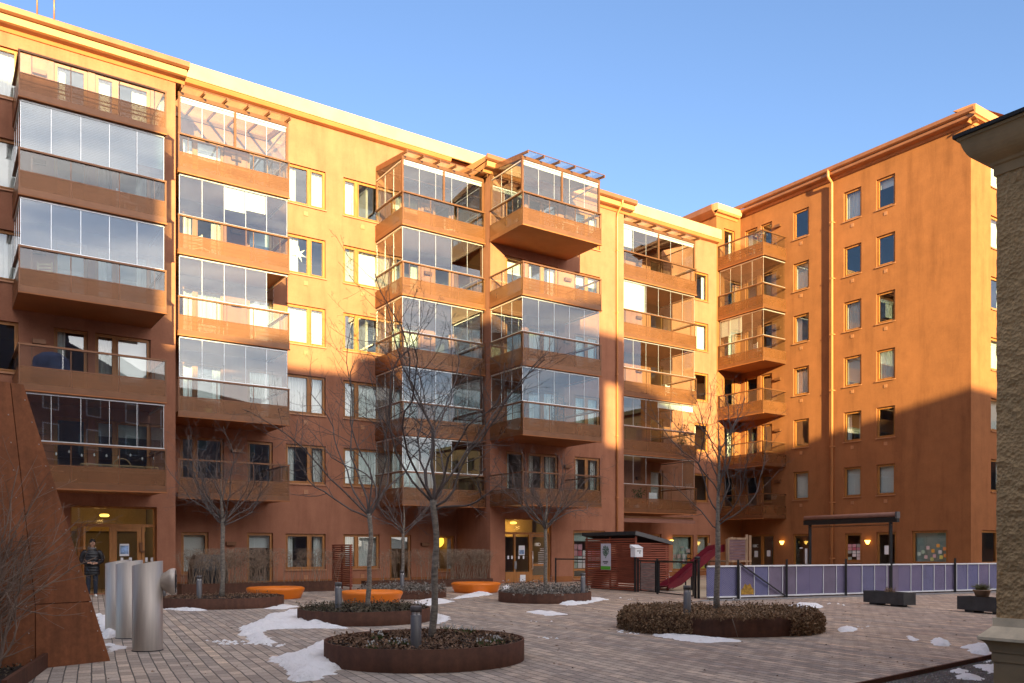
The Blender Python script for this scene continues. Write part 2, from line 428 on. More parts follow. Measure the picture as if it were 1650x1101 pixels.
            rg = MB(); rg.quad(fr(b0, ob, zw+.16), fr(b1, ob, zw+.16), fr(b1, go+.38, zt2+.225), fr(b0, go+.38, zt2+.225))
            rg.poly([fr(b0-.02, go, zt2+.04), fr(b0-.02, ob+.07, zt2+.04), fr(b0-.02, ob+.07, zw-.08)])
            rg.build('roof_glass', M['bglass'], bal)
            if roof == 'shade':
                rs = MB(); rs.quad(fr(b0+.05, ob+.08, zw+.02), fr(b1-.05, ob+.08, zw+.02), fr(b1-.05, go-.06, zt2+.15), fr(b0+.05, go-.06, zt2+.15)); rs.build('roof_shade', M['shade'], bal)
            wb = MB(); wb.fb(fr, b0+.05, b1-.05, go-.045, go-.01, zt-.18, zt-.055); wb.build('rolled_blind', M['blind'], bal)
    return bal

def wall_lamp(fr, par, a, z, o, lit=False):
    l = MB(); l.fb(fr, a-.19, a+.19, o, o+.14, z-.07, z+.07)
    return l.build('wall_lamp', M['rail'], par)
def lit_lamp(fr, par, a, z, o):
    b = MB(); b.fb(fr, a-.05, a+.05, o, o+.06, z-.12, z+.12); lam = b.build('wall_lamp', M['rail'], par)
    s = MB(); n0 = len(s.v)
    for zz, w, d in ((z-.11,.04,.07),(z-.02,.10,.12),(z+.10,.145,.15)):
        s.v += [fr(a-w, o+.061, zz), fr(a-w*.8, o+.06+d*.7, zz), fr(a, o+.06+d, zz), fr(a+w*.8, o+.06+d*.7, zz), fr(a+w, o+.061, zz)]
    for k in range(2):
        for j in range(4): s._f(n0+k*5+j, n0+k*5+j+1, n0+k*5+6+j, n0+k*5+5+j)
    s.build('lamp_glass', M['lampglow'], lam); return lam
M['lampglow'] = mat_emit('lit_lamp_glass', (1.0, .58, .10), 1.7)
M['globe'] = mat_emit('lit_globe_lamp', (1.0, .46, .05), .8)
M['ceil'] = mat_emit('lit_ceiling_lamp', (1.0, .55, .08), 1.1)

Rr = lambda n: 4.74+2.9*(n-2)
Tt = lambda n: 5.87+2.9*(n-2)
Ss = lambda n: 4.24+2.9*(n-2)
Db = lambda n: Rr(n)-1.17

# ------------------------------------------------------------------ long apartment block
A = thing('apartment_building', 'long orange block of glazed balconies with entrance 18D and two projecting bays', 'apartment building', ORG, ROT)
HL, HM1, HB2, HM2 = [], [], [], []
def win(lst, fr, a0, a1, z0, z1, o, **k):
    lst.append((a0, a1, z0, z1)); return window(fr, A, a0, a1, z0, z1, o, **k)
# left bay
for n in range(2, 7):
    ins = {2: 'curtain', 3: 'leftcurtain', 4: 'sheer', 5: 'blind', 6: 'sheer'}[n]
    win(HL, FA, .55, 2.28, Ss(n), Tt(n), 2.7, split=(.5,), inside=ins)
    win(HL, FA, 3.28, 4.28, Db(n), Tt(n), 2.7, name='balcony_door', sill=False, kick=.35, inside='leftcurtain' if n in (3, 6) else None)
    win(HL, FA, 4.50, 6.24, Rr(n)-.62, Tt(n), 2.7, split=(.36,), inside={2: 'half', 3: 'rightblind', 6: 'curtain'}.get(n, 'curtain'))
    wall_lamp(FA, A, 2.85, Tt(n)-.55, 2.7)
# main wall, column of balconies 2
for n in range(2, 7):
    win(HM1, FA, 7.85, 9.5, Rr(n)-.6 if n == 2 else Db(n), Tt(n), 0, split=(.34,), inside={2: None, 3: 'curtain', 4: 'sheer', 5: 'curtain', 6: 'half'}[n])
    win(HM1, FA, 10.42, 11.45, Db(n), Tt(n), 0, name='balcony_door', sill=False, kick=.3, inside={3: 'sheer', 4: 'sheer', 5: 'half'}.get(n))
    wall_lamp(FA, A, 9.95, Tt(n)-.45, 0)
inW1 = {1: 'curtain', 2: 'curtain', 3: 'sheer', 4: 'sheer', 5: 'leftcurtain', 6: 'curtain'}
inW2 = {1: 'sheer', 2: 'sheer', 3: 'sheer', 4: None, 5: 'rightblind', 6: 'leftcurtain'}
for n in range(1, 7):
    z0, z1 = (Ss(n), Tt(n)) if n > 1 else (.67, 2.16)
    win(HM1, FA, 11.99, 13.72, z0, z1, 0, split=(.60,), inside=inW1[n])
    win(HM1, FA, 14.52, 16.22, z0, z1, 0, split=(.375,), inside=inW2[n])
    for a in (12.85, 15.4):
        v = MB(); v.fb(FA, a-.09, a+.09, 0, .025, z0-.42, z0-.24); v.build('vent_grille', M['sill'], A)
win(HM1, FA, 7.88, 8.9, .55, 2.18, 0, inside='blind')
win(HM1, FA, 10.4, 11.46, .12, 2.18, 0, name='patio_door', sill=False, kick=.0, split=(), inside='half')
win(HM1, FA, 16.72, 17.78, .12, 2.16, 0, name='patio_door', sill=False, inside='half')
win(HM1, FA, 19.12, 20.05, .5, 2.14, 0, inside='curtain')
for a in (9.75, 18.45): wall_lamp(FA, A, a, 1.74, 0)
for n in range(2, 7):
    win(HM1, FA, 16.75, 18.3, Db(n), Tt(n), 0, split=(.4,), inside={2: None, 3: 'blind', 4: 'sheer', 5: 'curtain', 6: 'half'}[n])
    win(HM1, FA, 18.95, 19.9, Db(n), Tt(n), 0, name='balcony_door', sill=False, kick=.3, inside={3: 'sheer'}.get(n))
    wall_lamp(FA, A, 18.6, Tt(n)-.5, 0)
# second bay
for n in range(2, 7):
    win(HB2, FA, 20.97, 22.0, Db(n), Tt(n), 2.9, name='balcony_door', sill=False, kick=.3, inside={2: 'leftcurtain', 3: 'sheer', 5: 'half'}.get(n))
    win(HB2, FA, 22.15, 23.9, Db(n)+.5, Tt(n), 2.9, split=(.5,), inside={2: 'curtain', 3: 'curtain', 4: 'sheer', 5: 'curtain'}.get(n))
    win(HB2, FA, 24.86, 26.42, Ss(n), Tt(n), 2.9, split=(.5,), inside={2: 'curtain', 3: 'sheer', 4: 'sheer', 5: 'half', 6: 'curtain'}.get(n))
    wall_lamp(FA, A, 24.4, Tt(n)-.5, 2.9)
# third stretch
for n in range(2, 7):
    win(HM2, FA, 28.7, 30.4, Db(n), Tt(n), 0, split=(.36,), inside={2: None, 3: 'sheer', 4: 'curtain', 5: 'curtain', 6: None}[n])
    win(HM2, FA, 32.5, 33.5, Db(n), Tt(n), 0, name='balcony_door', sill=False, kick=.3, inside={2: 'blind', 3: 'leftcurtain'}.get(n))
    win(HM2, FA, 35.95, 37.12, Ss(n), Tt(n), 0, inside={2: None, 3: 'leftcurtain', 4: 'leftcurtain', 5: 'blind', 6: 'curtain'}[n])
    wall_lamp(FA, A, 31.6, Tt(n)-.5, 0)
win(HM2, FA, 31.9, 33.35, .06, 2.35, 0, name='nursery_door', sill=False, split=(.35,))
nw1 = win(HM2, FA, 34.2, 35.9, .3, 2.33, 0)
nw2 = win(HM2, FA, 36.18, 37.25, .3, 2.33, 0)
pw = win(HB2, FA, 24.78, 26.75, .12, 2.4, 2.9, split=(), name='poster_window')
# ----- entrances
def glazed_entrance(name, a0, a1, z1, o, ztrans, cols, door_i, par, H, open_i=None):
    H.append((a0, a1, 0.02, z1)); fr = FA
    f = MB(); i0, i1 = o-.2, o-.1
    f.fb(fr, a0, a0+.07, i0, i1, 0.02, z1); f.fb(fr, a1-.07, a1, i0, i1, 0.02, z1)
    f.fb(fr, a0+.07, a1-.07, i0, i1, z1-.07, z1); f.fb(fr, a0+.07, a1-.07, i0, i1, ztrans, ztrans+.1)
    for c in cols[1:-1]: f.fb(fr, c-.045, c+.045, i0, i1, .02, ztrans)
    e = f.build(name, M['oak'], par)
    p = MB(); p.fb(fr, a0+.08, a1-.08, o-.15, o-.14, ztrans+.11, z1-.08)
    for k in range(len(cols)-1):
        if k == door_i or k == open_i: continue
        p.fb(fr, cols[k]+.05, cols[k+1]-.05, o-.15, o-.14, .5, ztrans-.02)
    p.build('pane', M['pane'], e)
    b = MB()
    for k in range(len(cols)-1):
        if k != door_i and k != open_i: b.fb(fr, cols[k]+.046, cols[k+1]-.046, i0+.02, i1-.01, .03, .5)
    if b.v: b.build('bottom_panel', M['oak'], e)
    return e
e18 = glazed_entrance('entrance_18D', 20.93, 23.5, 2.9, 2.9, 2.18, (20.97, 21.52, 22.36, 23.46), 2, A, HB2)
def door_leaf(par, a0, a1, z0, z1, o, st=.1, rail=.75, name='door'):
    d = MB(); i0, i1 = o-.185, o-.12
    d.fb(FA, a0, a0+st, i0, i1, z0, z1); d.fb(FA, a1-st, a1, i0, i1, z0, z1); d.fb(FA, a0+st, a1-st, i0, i1, z1-st, z1)
    d.fb(FA, a0+st, a1-st, i0, i1, z0, z0+.3); d.fb(FA, a0+st, a1-st, i0, i1, rail, rail+.1)
    return d.build(name, M['oak'], par)
dl = door_leaf(e18, 22.41, 23.41, .03, 2.17, 2.9)
g = MB(); g.fb(FA, 22.51, 23.31, 2.75, 2.756, .33, .75); g.fb(FA, 22.51, 23.31, 2.75, 2.756, .85, 2.07); g.build('door_glass', M['pane'], e18)
h = MB()
h.tube([FA(22.47, 2.79, .62), FA(22.47, 2.86, .62), FA(22.47, 2.86, 1.42), FA(22.47, 2.79, 1.42)], .018, 8); h.build('pull_handle', M['silver'], e18)
def text(name, s, size, fr_pt, rz, mt, par=None, ext=.004):
    cu = bpy.data.curves.new(name, 'FONT'); cu.body = s; cu.size = size; cu.extrude = ext; cu.align_x = 'CENTER'; cu.offset = size*.012
    cu.materials.append(mt); o = bpy.data.objects.new(name, cu); COL.objects.link(o)
    bpy.context.view_layer.update()
    me = bpy.data.meshes.new_from_object(o); bpy.data.objects.remove(o); me.name = name        # letters as plain mesh
    o = bpy.data.objects.new(name, me); COL.objects.link(o)
    if par: o.parent = par
    o.location = fr_pt; o.rotation_euler = (math.pi/2, 0, rz); return o
M['sticker'] = mat('white_vinyl', (.82,.82,.80), .6, var=.02)
M['paper'] = mat('white_paper', (.80,.80,.82), .8, var=.04)
M['photopaper'] = mat('blue_photo_poster', (.22,.33,.52), .7, var=.8, scale=5)
M['keypad'] = mat('entry_phone', (.25,.26,.28), .4, .5)
text('house_number', '18D', .21, FA(22.80, 2.765, 1.66), 0, M['sticker'], e18)
L_ = MB()
for k in range(9): L_.fb(FA, 22.95 if k < 2 else 22.85, 23.28, 2.757, 2.759, 1.53-k*.085, 1.545-k*.085)
L_.build('name_list', M['paper'], e18)
for q in ((21.75, 22.08, 2.77, 2.776, 1.25, 1.68), (21.72, 21.80, 2.77, 2.775, 1.08, 1.22), (21.98, 22.06, 2.77, 2.775, 1.08, 1.22), (21.14, 21.22, 2.77, 2.775, 1.08, 1.22), (21.34, 21.42, 2.77, 2.775, 1.08, 1.22), (21.8, 22.1, 2.805, 2.81, .06, .36)):
    n = MB(); n.fb(FA, *q); n.build('notice', M['paper'], e18)
n = MB(); n.fb(FA, 21.78, 22.05, 2.777, 2.78, 1.29, 1.48); n.build('notice_picture', M['photopaper'], e18)
n = MB(); n.fb(FA, 21.49, 21.6, 2.8, 2.83, .62, .98); n.build('entry_phone', M['keypad'], e18)
# left entrance, the door standing open
eL = glazed_entrance('entrance', 3.75, 6.45, 2.98, 2.55, 2.28, (3.8, 4.05, 5.02, 6.05, 6.42), 2, A, HL, open_i=1)
lf = MB(); lf.fb(FA, 4.06, 4.12, 2.56, 3.35, .04, 2.24); lf.build('open_door', M['oak'], eL)
dl2 = door_leaf(eL, 5.07, 6.0, .03, 2.27, 2.55, st=.14)
g = MB(); g.fb(FA, 5.22, 5.86, 2.40, 2.406, .33, .75); g.fb(FA, 5.22, 5.86, 2.40, 2.406, .85, 2.1); g.build('door_glass', M['pane'], eL)
for q in ((5.3, 5.6, 2.41, 2.415, 1.28, 1.70), (5.33, 5.42, 2.41, 2.414, 1.08, 1.23), (5.6, 5.69, 2.41, 2.414, 1.08, 1.23), (6.12, 6.2, 2.41, 2.414, 1.08, 1.23), (6.3, 6.38, 2.41, 2.414, 1.08, 1.23)):
    n = MB(); n.fb(FA, *q); n.build('notice', M['paper'], eL)
n = MB(); n.fb(FA, 5.32, 5.58, 2.416, 2.42, 1.35, 1.64); n.build('notice_picture', M['photopaper'], eL)
h = MB(); h.fb(FA, 5.93, 6.02, 2.45, 2.50, 1.42, 1.75); h.fb(FA, 5.98, 6.1, 2.45, 2.52, 1.40, 1.47); h.build('door_closer', M['rail'], eL)
lamp = MB(); lamp.lathe([(0, 2.64), (.13, 2.65), (.16, 2.69), (.13, 2.74), (0, 2.75)], FA(4.95, 1.6, 0)[:2], 20); lamp.build('ceiling_lamp', M['ceil'], A)
lamp = MB(); lamp.lathe([(0, 2.68), (.13, 2.69), (.16, 2.73), (.13, 2.78), (0, 2.79)], FA(22.2, 1.7, 0)[:2], 20); lamp.build('ceiling_lamp', M['ceil'], A)
for u, v in ((4.9, 1.1), (22.2, 2.0)):                # the lit entrance halls
    pl_ = bpy.data.lights.new('hall_light', 'POINT'); pl_.energy = 9; pl_.color = (1, .58, .18); pl_.shadow_soft_size = .12
    po = bpy.data.objects.new('hall_light', pl_); COL.objects.link(po); po.location = W(u, v, 2.5)
# nursery windows: paper drawings behind the glass
def mural(name, cols):
    return leafmat(name, cols)
M['drawing'] = mural('childrens_drawings', [(.7,.68,.6),(.7,.25,.06),(.75,.6,.1),(.35,.5,.3),(.75,.74,.72),(.6,.2,.2),(.72,.72,.66)])
M['redposter'] = mural('red_and_pink_posters', [(.62,.12,.13),(.72,.70,.68),(.62,.22,.28),(.30,.42,.34),(.74,.66,.66),(.5,.06,.10)])
M['yellow'] = mat('yellow_film', (.72,.66,.10), .7, var=.1)
M['milky'] = mat('milky_window_film', (.42,.52,.47), .5, var=.08, scale=1.5)
rp = random.Random(3)
def stuck(fr, par, rects, o, m, name='drawing'):
    b = MB()
    for a0, a1, z0, z1 in rects: b.fb(fr, a0, a1, o, o+.003, z0, z1)
    return b.build(name, m, par)
stuck(FA, nw1, [(34.3+.4*i+.03, 34.3+.4*i+.31, .45+.28*j, .66+.28*j) for i in range(4) for j in range(3) if (i, j) not in ((1, 1), (1, 0))], -.15, M['drawing'])
stuck(FA, nw1, [(34.35, 34.62, 1.3, 1.5), (34.85, 35.3, 1.27, 1.42), (35.0, 35.25, 1.58, 1.68), (35.45, 35.75, 1.32, 1.52)], -.15, M['drawing'])
stuck(FA, nw1, [(34.27, 35.83, .37, 2.26)], -.34, M['milky'], 'window_film')
stuck(FA, nw2, [(36.26, 36.95, .4, 1.3)], -.15, M['yellow'], 'yellow_film'); stuck(FA, nw2, [(36.25, 37.17, .37, 2.26)], -.34, M['milky'], 'window_film')
stuck(FA, pw, [(24.9+.28*i+.01*rp.random(), 24.9+.28*i+.25, .62+.29*j, .62+.29*j+.26) for i in range(6) for j in range(4) if not (j == 3 and i > 1)], 2.755, M['redposter'], 'poster')
stuck(FA, pw, [(24.86, 26.67, 1.9, 2.33)], 2.6, M['milky'], 'window_film')
f = MB(); f.fb(FA, 24.84, 26.69, 2.73, 2.815, .5, .6); f.build('transom_bar', M['oak'], pw)
lit_lamp(FA, A, 34.0, 1.93, 0)
gl = MB()
gl.lathe([(0, 1.72)]+[(.13*math.sin(math.pi*k/8), 1.85-.13*math.cos(math.pi*k/8)) for k in range(1, 8)]+[(0, 1.98)], FA(34.45, -.7, 0)[:2], 14); gl.build('globe_lamp', M['lampglow'], nw1)
gl = MB(); gl.lathe([(.001, 1.55)]+[(.36*math.sin(math.pi*k/10), 1.9-.33*math.cos(math.pi*k/10)) for k in range(1, 10)]+[(.001, 2.24)], FA(19.5, -.75, 0)[:2], 20); gl.build('globe_lamp', M['globe'], A)
st = MB()                                                                    # paper star in the fifth-floor window
for k in range(7):
    an = 2*math.pi*k/7; c, s_ = math.cos(an), math.sin(an); q = an+.42; r_ = an-.42; cz = Tt(5)-.72; ca = 12.62
    st.poly([FA(ca, -.20, cz), FA(ca+.12*math.sin(r_), -.22, cz+.12*math.cos(r_)), FA(ca+.36*s_, -.22, cz+.36*c), FA(ca+.12*math.sin(q), -.22, cz+.12*math.cos(q))])
st.build('paper_star', M['curtain'], A)

# ----- balconies
BAL = {}
for n in range(2, 7):
    R = Rr(n)
    BAL['L', n] = balcony(FA, A, 2.11, 6.26, 2.7, 5.0, R, glaze=n in (2, 4, 5), left=True, right=True,
        frosted=n in (4, 5), blind={5: [(0, 4, .02, 1, 'slat'), (4, 5, .28, 1, 'slat')]}.get(n))
    BAL['2', n] = balcony(FA, A, 7.21, 11.27, 0, 2.45, R, glaze=n in (3, 4, 5, 6), roof=n == 6, left=False, right='open' if n == 4 else True,
        open_panels=(4,) if n == 4 else (), blind={5: [(2, 3, .42, 1, 'roll'), (3, 4, .52, 1, 'roll')]}.get(n))
    BAL['3', n] = balcony(FA, A, 16.01, 20.06, 0, 2.6, R, glaze=n in (2, 3, 4, 5, 6), roof='shade' if n == 6 else False, right=True)
    BAL['4', n] = balcony(FA, A, 20.12, 24.37, 2.9, 5.4, R, glaze=n in (3, 4, 6), roof='shade' if n == 6 else False)
    BAL['5', n] = balcony(FA, A, 28.02, 33.36, 0, 2.6, R, glaze=True, roof='shade' if n == 6 else False, left=False, npan=6, right='open' if n == 3 else True,
        open_panels=(2, 3, 4) if n == 2 else ((5,) if n == 3 else ()), blind={5: [(0, 2, .0, 1, 'roll')], 6: [(0, 1, .2, 1, 'roll')], 3: [(3, 6, .8, 1, 'roll')]}.get(n))
# upper wind screen of the open top balcony of the left bay
ws = MB(); ws.fb(FA, 2.16, 6.2, 4.95, 4.958, Rr(6)-.0, Rr(6)+.05)
# ----- walls
w = MB()
wall(w, FA, -8, 7.06, 0, 18.15, 2.7, [h for h in HL if not (h[2] < .1)] + [(3.75, 6.45, .02, 2.98)], .15)
wall(w, FA, 7.06, 20.14, 0, 19.6, 0, HM1)
wall(w, FA, 20.14, 27.95, 0, 18.15, 2.9, HB2)
wall(w, FA, 27.95, 37.8, 0, 19.6, 0, HM2)
for u, v0, v1, zt in ((7.06, 0, 2.7, 18.15), (20.14, 0, 2.9, 18.15), (27.95, 0, 2.9, 18.15)):
    w.quad(FA(u, v0, 0), FA(u, v1, 0), FA(u, v1, zt), FA(u, v0, zt))
wall(w, FA, -8, 7.06, 18.15, 19.6, 0); wall(w, FA, 20.14, 27.95, 18.15, 19.6, 0)
w.quad(FA(-8, 2.7, 0), FA(-8, -12, 0), FA(-8, -12, 19.6), FA(-8, 2.7, 19.6))
w.quad(FA(-8, -12, 0), FA(37.8, -12, 0), FA(37.8, -12, 19.6), FA(-8, -12, 19.6))
w.quad(FA(37.8, -12, 0), FA(37.8, -.3, 0), FA(37.8, -.3, 19.6), FA(37.8, -12, 19.6))
w.build('facade_wall', M['plaster'], A)
for a0, a1, v in ((7.08, 10.38, 0), (11.48, 16.7, 0), (17.8, 20.1, 0), (23.55, 24.7, 2.9), (28.0, 31.85, 0), (33.4, 37.7, 0)):
    pl = MB(); pl.fb(FA, a0, a1, v+.002, v+.03, 0, .26); pl.build('plinth', M['plasterB'], A)
# ----- rooms behind the glass
r = MB()
def rooms(a0, a1, of, ob, parts=3):
    for n in range(1, 8):
        z = 0.0 if n == 1 else Rr(n)-1.22
        if n == 7: z = 18.2
        r.fb(FA, a0, a1, ob, of, z-.14, z-.005)
    r.fb(FA, a0, a1, ob-.1, ob, 0, 18.2)
    for k in range(parts+1):
        x = a0+(a1-a0)*k/parts; r.fb(FA, x-.05, x+.05, ob, of-.02, 0, 18.0)
rooms(-7.9, 7.0, 2.38, -2.0, 4); rooms(7.1, 20.1, -.32, -4.4, 3); rooms(20.2, 27.9, 2.58, -2, 2); rooms(28.0, 37.7, -.32, -4.4, 3)
r.build('interior', M['room'], A)
lb = MB(); lb.fb(FA, 3.3, 6.9, -1.5, -1.45, 2.2, 3.2); lb.fb(FA, 21.0, 23.6, 1.2, 1.25, 2.1, 3.2); lb.build('lobby_wall', M['lobby'], A)
# ----- cornices, roofs, gutters
def prof(mb, a0, a1, pts, fr=FA, caps=True):
    for (o0, z0), (o1, z1) in zip(pts, pts[1:]): mb.quad(fr(a0, o0, z0), fr(a1, o0, z0), fr(a1, o1, z1), fr(a0, o1, z1))
    if caps: mb.poly([fr(a0, o, z) for o, z in pts]); mb.poly([fr(a1, o, z) for o, z in pts][::-1])
for a0, a1 in ((7.35, 19.72), (28.2, 37.85)): c = MB(); prof(c, a0, a1, [(0, 19.36), (.10, 19.37), (.22, 19.40), (.30, 19.50), (.31, 19.52)]); c.build('cornice', M['cornice'], A)
for a0, a1, v in ((-8, 7.35, 2.7), (19.72, 28.3, 2.9)):
    c = MB(); prof(c, a0, a1, [(v, 17.92), (v+.05, 17.93), (v+.12, 18.02), (v+.30, 18.05), (v+.38, 18.08), (v+.40, 18.28), (v+.3, 18.30)])
    c.quad(FA(a1, v+.4, 18.28), FA(a1, 0, 18.28), FA(a1, 0, 17.95), FA(a1, v+.4, 18.05)); c.quad(FA(a0, v+.4, 18.28), FA(a0, 0, 18.28), FA(a0, 0, 17.95), FA(a0, v+.4, 18.05))
    c.quad(FA(a0, v, 17.93), FA(a0, 0, 17.93), FA(a0+.42, 0, 17.93), FA(a0+.42, v, 17.93)); c.quad(FA(a1, v, 17.93), FA(a1, 0, 17.93), FA(a1-.3, 0, 17.93), FA(a1-.3, v, 17.93))
    c.build('cornice', M['cornice'], A)
c = MB(); prof(c, -8, 37.85, [(.31, 19.52), (.36, 19.54), (.36, 20.05), (.30, 20.12), (-.2, 20.14)]); c.build('parapet_coping', M['coping'], A)
for a0, a1, v in ((-8, 7.42, 2.7), (19.65, 28.38, 2.9)):
    gt = MB(); prof(gt, a0, a1, [(v+.40, 18.30), (v+.44, 18.30), (v+.52, 18.36), (v+.54, 18.52), (v+.50, 18.53), (v+.42, 18.46)])
    gt.build('gutter', M['gutter'], A)
rf = MB()
for a0, a1, v in ((-8, 7.4, 2.7), (19.68, 28.35, 2.9)):
    rf.quad(FA(a0, v+.44, 18.47), FA(a1, v+.44, 18.47), FA(a1, .0, 18.75), FA(a0, .0, 18.75))
    for x in (a0, a1): rf.poly([FA(x, v+.44, 18.47), FA(x, v+.40, 18.28), FA(x, 0, 18.28), FA(x, 0, 18.75)])
    rf.build('bay_roof', M['cornice'], A); rf = MB()
rf.quad(FA(-8, -.2, 20.13), FA(37.8, -.2, 20.13), FA(37.8, -12, 20.6), FA(-8, -12, 20.6))
rf.build('roof', M['cornice'], A)
dp = MB(); dp.tube([FA(27.45, 3.38, 18.45), FA(27.45, 3.36, 18.2), FA(27.45, 3.02, 17.85), FA(27.45, 2.98, 17.6), FA(27.45, 2.98, 0.15)], .05, 10)
for z in (1, 4, 7, 10, 13, 16): dp.fb(FA, 27.39, 27.51, 2.9, 3.04, z, z+.05)
dp.build('downpipe', M['cornice'], A)
for u, v in ((5.05, -1.2), (5.62, -1.4)):
    a_ = MB(); a_.tube([FA(u-1.9, v, 20.2), FA(u-1.9, v, 23.6)], .03, 6); a_.build('roof_mast', M['gutter'], A)
aw = MB(); aw.fb(FA, 28.1, 33.3, 2.0, 2.42, 3.0, 3.18); aw.build('awning_cassette', M['rail'], A)
aw = MB(); prof(aw, 28.15, 33.25, [(2.42, 3.08), (2.62, 2.99), (2.64, 2.86), (2.62, 2.86), (2.60, 2.97), (2.40, 3.05)]); aw.build('awning_fabric', mat('brown_awning_cloth', (.20,.085,.055), .8, var=.1), A)
fl = MB(); fl.fb(FA, 2.35, 2.6, 3.3, 3.5, 2.85, 3.15); fl.build('floodlight', M['bollard'], A)
fl = MB(); fl.fb(FA, 2.9, 3.1, 3.3, 3.45, 2.75, 2.98); fl.build('floodlight', M['bollard'], A)

# ------------------------------------------------------------------ right-hand block
B = thing('apartment_building', 'orange corner block on the right with three columns of single windows and corner balconies', 'apartment building', ORG, ROT)
HB, HH, HE = [], [], []
def winb(lst, fr, a0, a1, z0, z1, o, **k):
    lst.append((a0, a1, z0, z1)); return window(fr, B, a0, a1, z0, z1, o, **k)
for k in range(6):
    z1 = 5.84+2.92*k; z0 = z1-1.57; n = k+2
    winb(HB, FB, 3.76, 4.78, z0, z1, 0, inside={2: 'sheer', 3: None, 4: 'sheer', 5: 'leftcurtain', 6: 'sheer', 7: None}[n])
    winb(HB, FB, 6.94, 7.97, z0, z1, 0, inside={2: 'blind', 3: 'curtain', 4: 'blind', 5: 'sheer', 6: None, 7: 'sheer'}[n])
    winb(HB, FB, 8.82, 9.84, z0, z1, 0, inside={2: 'blind', 3: None, 4: 'sheer', 5: None, 6: None, 7: 'half'}[n])
    for a in (4.27, 7.45, 9.33):
        v = MB(); v.fb(FB, a-.09, a+.09, 0, .02, z0-.4, z0-.22); v.build('vent_grille', M['sill'], B)
    winb(HB, FB, .35, 1.25, z1-2.2, z1, 0, name='balcony_door', sill=False, kick=.3, inside='leftcurtain' if k % 2 else None)
    winb(HB, FB, 1.5, 2.3, z1-1.6, z1, 0)
    winb(HH, FA, 38.45, 39.4, z1-2.2, z1, 0, name='balcony_door', sill=False, kick=.3, inside='curtain' if k % 2 else None)
    winb(HE, FA, 41.75, 43.2, z0, z1, 13.6, inside=('curtain', 'blind', 'sheer')[k % 3])
    wall_lamp(FB, B, 2.75, z1-.45, 0)
    R = 4.62+2.92*k
    BAL['6', n] = balcony(FB, B, .03, 3.27, 0, 2.0, R, glaze=n in (5, 6), left=False, right=True, npan=4, blind={5: [(0, 2, .35, 1, 'roll')]}.get(n))
d18 = winb(HB, FB, .6, 2.43, .05, 2.37, 0, split=(.52,), name='entrance_door', sill=False, kick=.2)
text('house_number', '18C', .26, (39.9+.07, -1.05, 1.62), -math.pi/2, M['sticker'], d18)
stuck(FB, d18, [(.95, 1.2, 1.05, 1.42), (1.85, 2.1, 1.1, 1.45)], -.11, M['paper'], 'notice')
d2 = winb(HB, FB, 3.72, 4.85, .05, 2.36, 0, name='patio_door', sill=False); stuck(FB, d2, [(4.1, 4.3, 1.55, 1.62), (4.45, 4.6, .7, 1.55)], -.11, M['paper'], 'notice')
w3 = winb(HB, FB, 7.0, 7.97, .85, 2.35, 0)
stuck(FB, w3, [(7.12+.26*i, 7.12+.26*i+.22, .95+.17*j, .95+.17*j+.15) for i in range(3) for j in range(5) if rp.random() > .15], -.11, M['redposter'], 'poster')
d3 = winb(HB, FB, 8.82, 9.9, .05, 2.38, 0, name='patio_door', sill=False); stuck(FB, d3, [(9.2, 9.5, 1.25, 1.7)], -.11, M['paper'], 'notice')
w4 = winb(HB, FB, 10.72, 12.5, .8, 2.42, 0)
stuck(FB, w4, [(10.8, 12.42, .88, 2.34)], -.30, M['milky'], 'window_film')
stuck(FB, w4, [(10.95+1.3*rp.random(), 0, 0, 0)][:0] + [(x, x+.16, z, z+.17) for x, z in ((10.95,1.2),(11.15,1.3),(11.4,1.5),(11.3,1.05),(11.65,1.35),(11.72,1.1),(12.0,1.3),(12.05,1.05),(12.25,1.12),(12.22,1.45),(11.9,1.6),(11.6,.95))], -.11, M['drawing'])
winb(HE, FA, 40.9, 42.5, .8, 2.42, 13.6)
lit_lamp(FB, B, 3.05, 1.88, 0); lit_lamp(FB, B, 8.38, 1.88, 0)
w = MB()
wall(w, FB, 0, 13.6, 0, 21.55, 0, HB); wall(w, FA, 37.8, 39.9, 0, 21.4, 0, HH); wall(w, FA, 39.9, 54, 0, 21.6, 13.6, HE)
w.quad(FA(37.8, 0, 19), FA(37.8, -9, 19), FA(37.8, -9, 21.4), FA(37.8, 0, 21.4))
w.quad(FA(54, 13.6, 0), FA(54, -9, 0), FA(54, -9, 21.6), FA(54, 13.6, 21.6)); w.quad(FA(37.8, -9, 0), FA(54, -9, 0), FA(54, -9, 21.6), FA(37.8, -9, 21.6))
w.quad(FA(37.82, -.3, 0), FA(37.82, -9, 0), FA(37.82, -9, 19), FA(37.82, -.3, 19))
w.build('facade_wall', M['plasterB'], B)
r = MB()
for n in range(1, 9):
    z = 0.0 if n == 1 else (3.4+2.92*(n-2) if n < 8 else 20.9)
    r.fb(FA, 40.25, 53.8, -8.8, 13.25, z-.14, z-.005); r.fb(FA, 37.9, 40.1, -8.8, -.32, z-.14, z-.005)
r.fb(FA, 44.3, 44.4, -8.8, 13.2, 0, 20.8); r.fb(FA, 37.9, 44.2, -4.2, -4.1, 0, 20.8)
for v in (.05, 2.9, 5.9, 8.4, 10.3): r.fb(FA, 40.25, 44.2, v-.05, v+.05, 0, 20.8)
r.build('interior', M['room'], B)
c = MB()
prof(c, -.05, 13.95, [(0, 21.30), (.05, 21.31), (.12, 21.42), (.34, 21.46), (.40, 21.5), (.42, 21.62), (.3, 21.64)], FB); c.build('cornice', M['gutter'], B); c = MB()
prof(c, 37.6, 39.55, [(0, 21.0), (.05, 21.01), (.12, 21.12), (.26, 21.15), (.30, 21.2), (.31, 21.24)], FA); c.build('cornice', M['cornice'], B); c = MB()
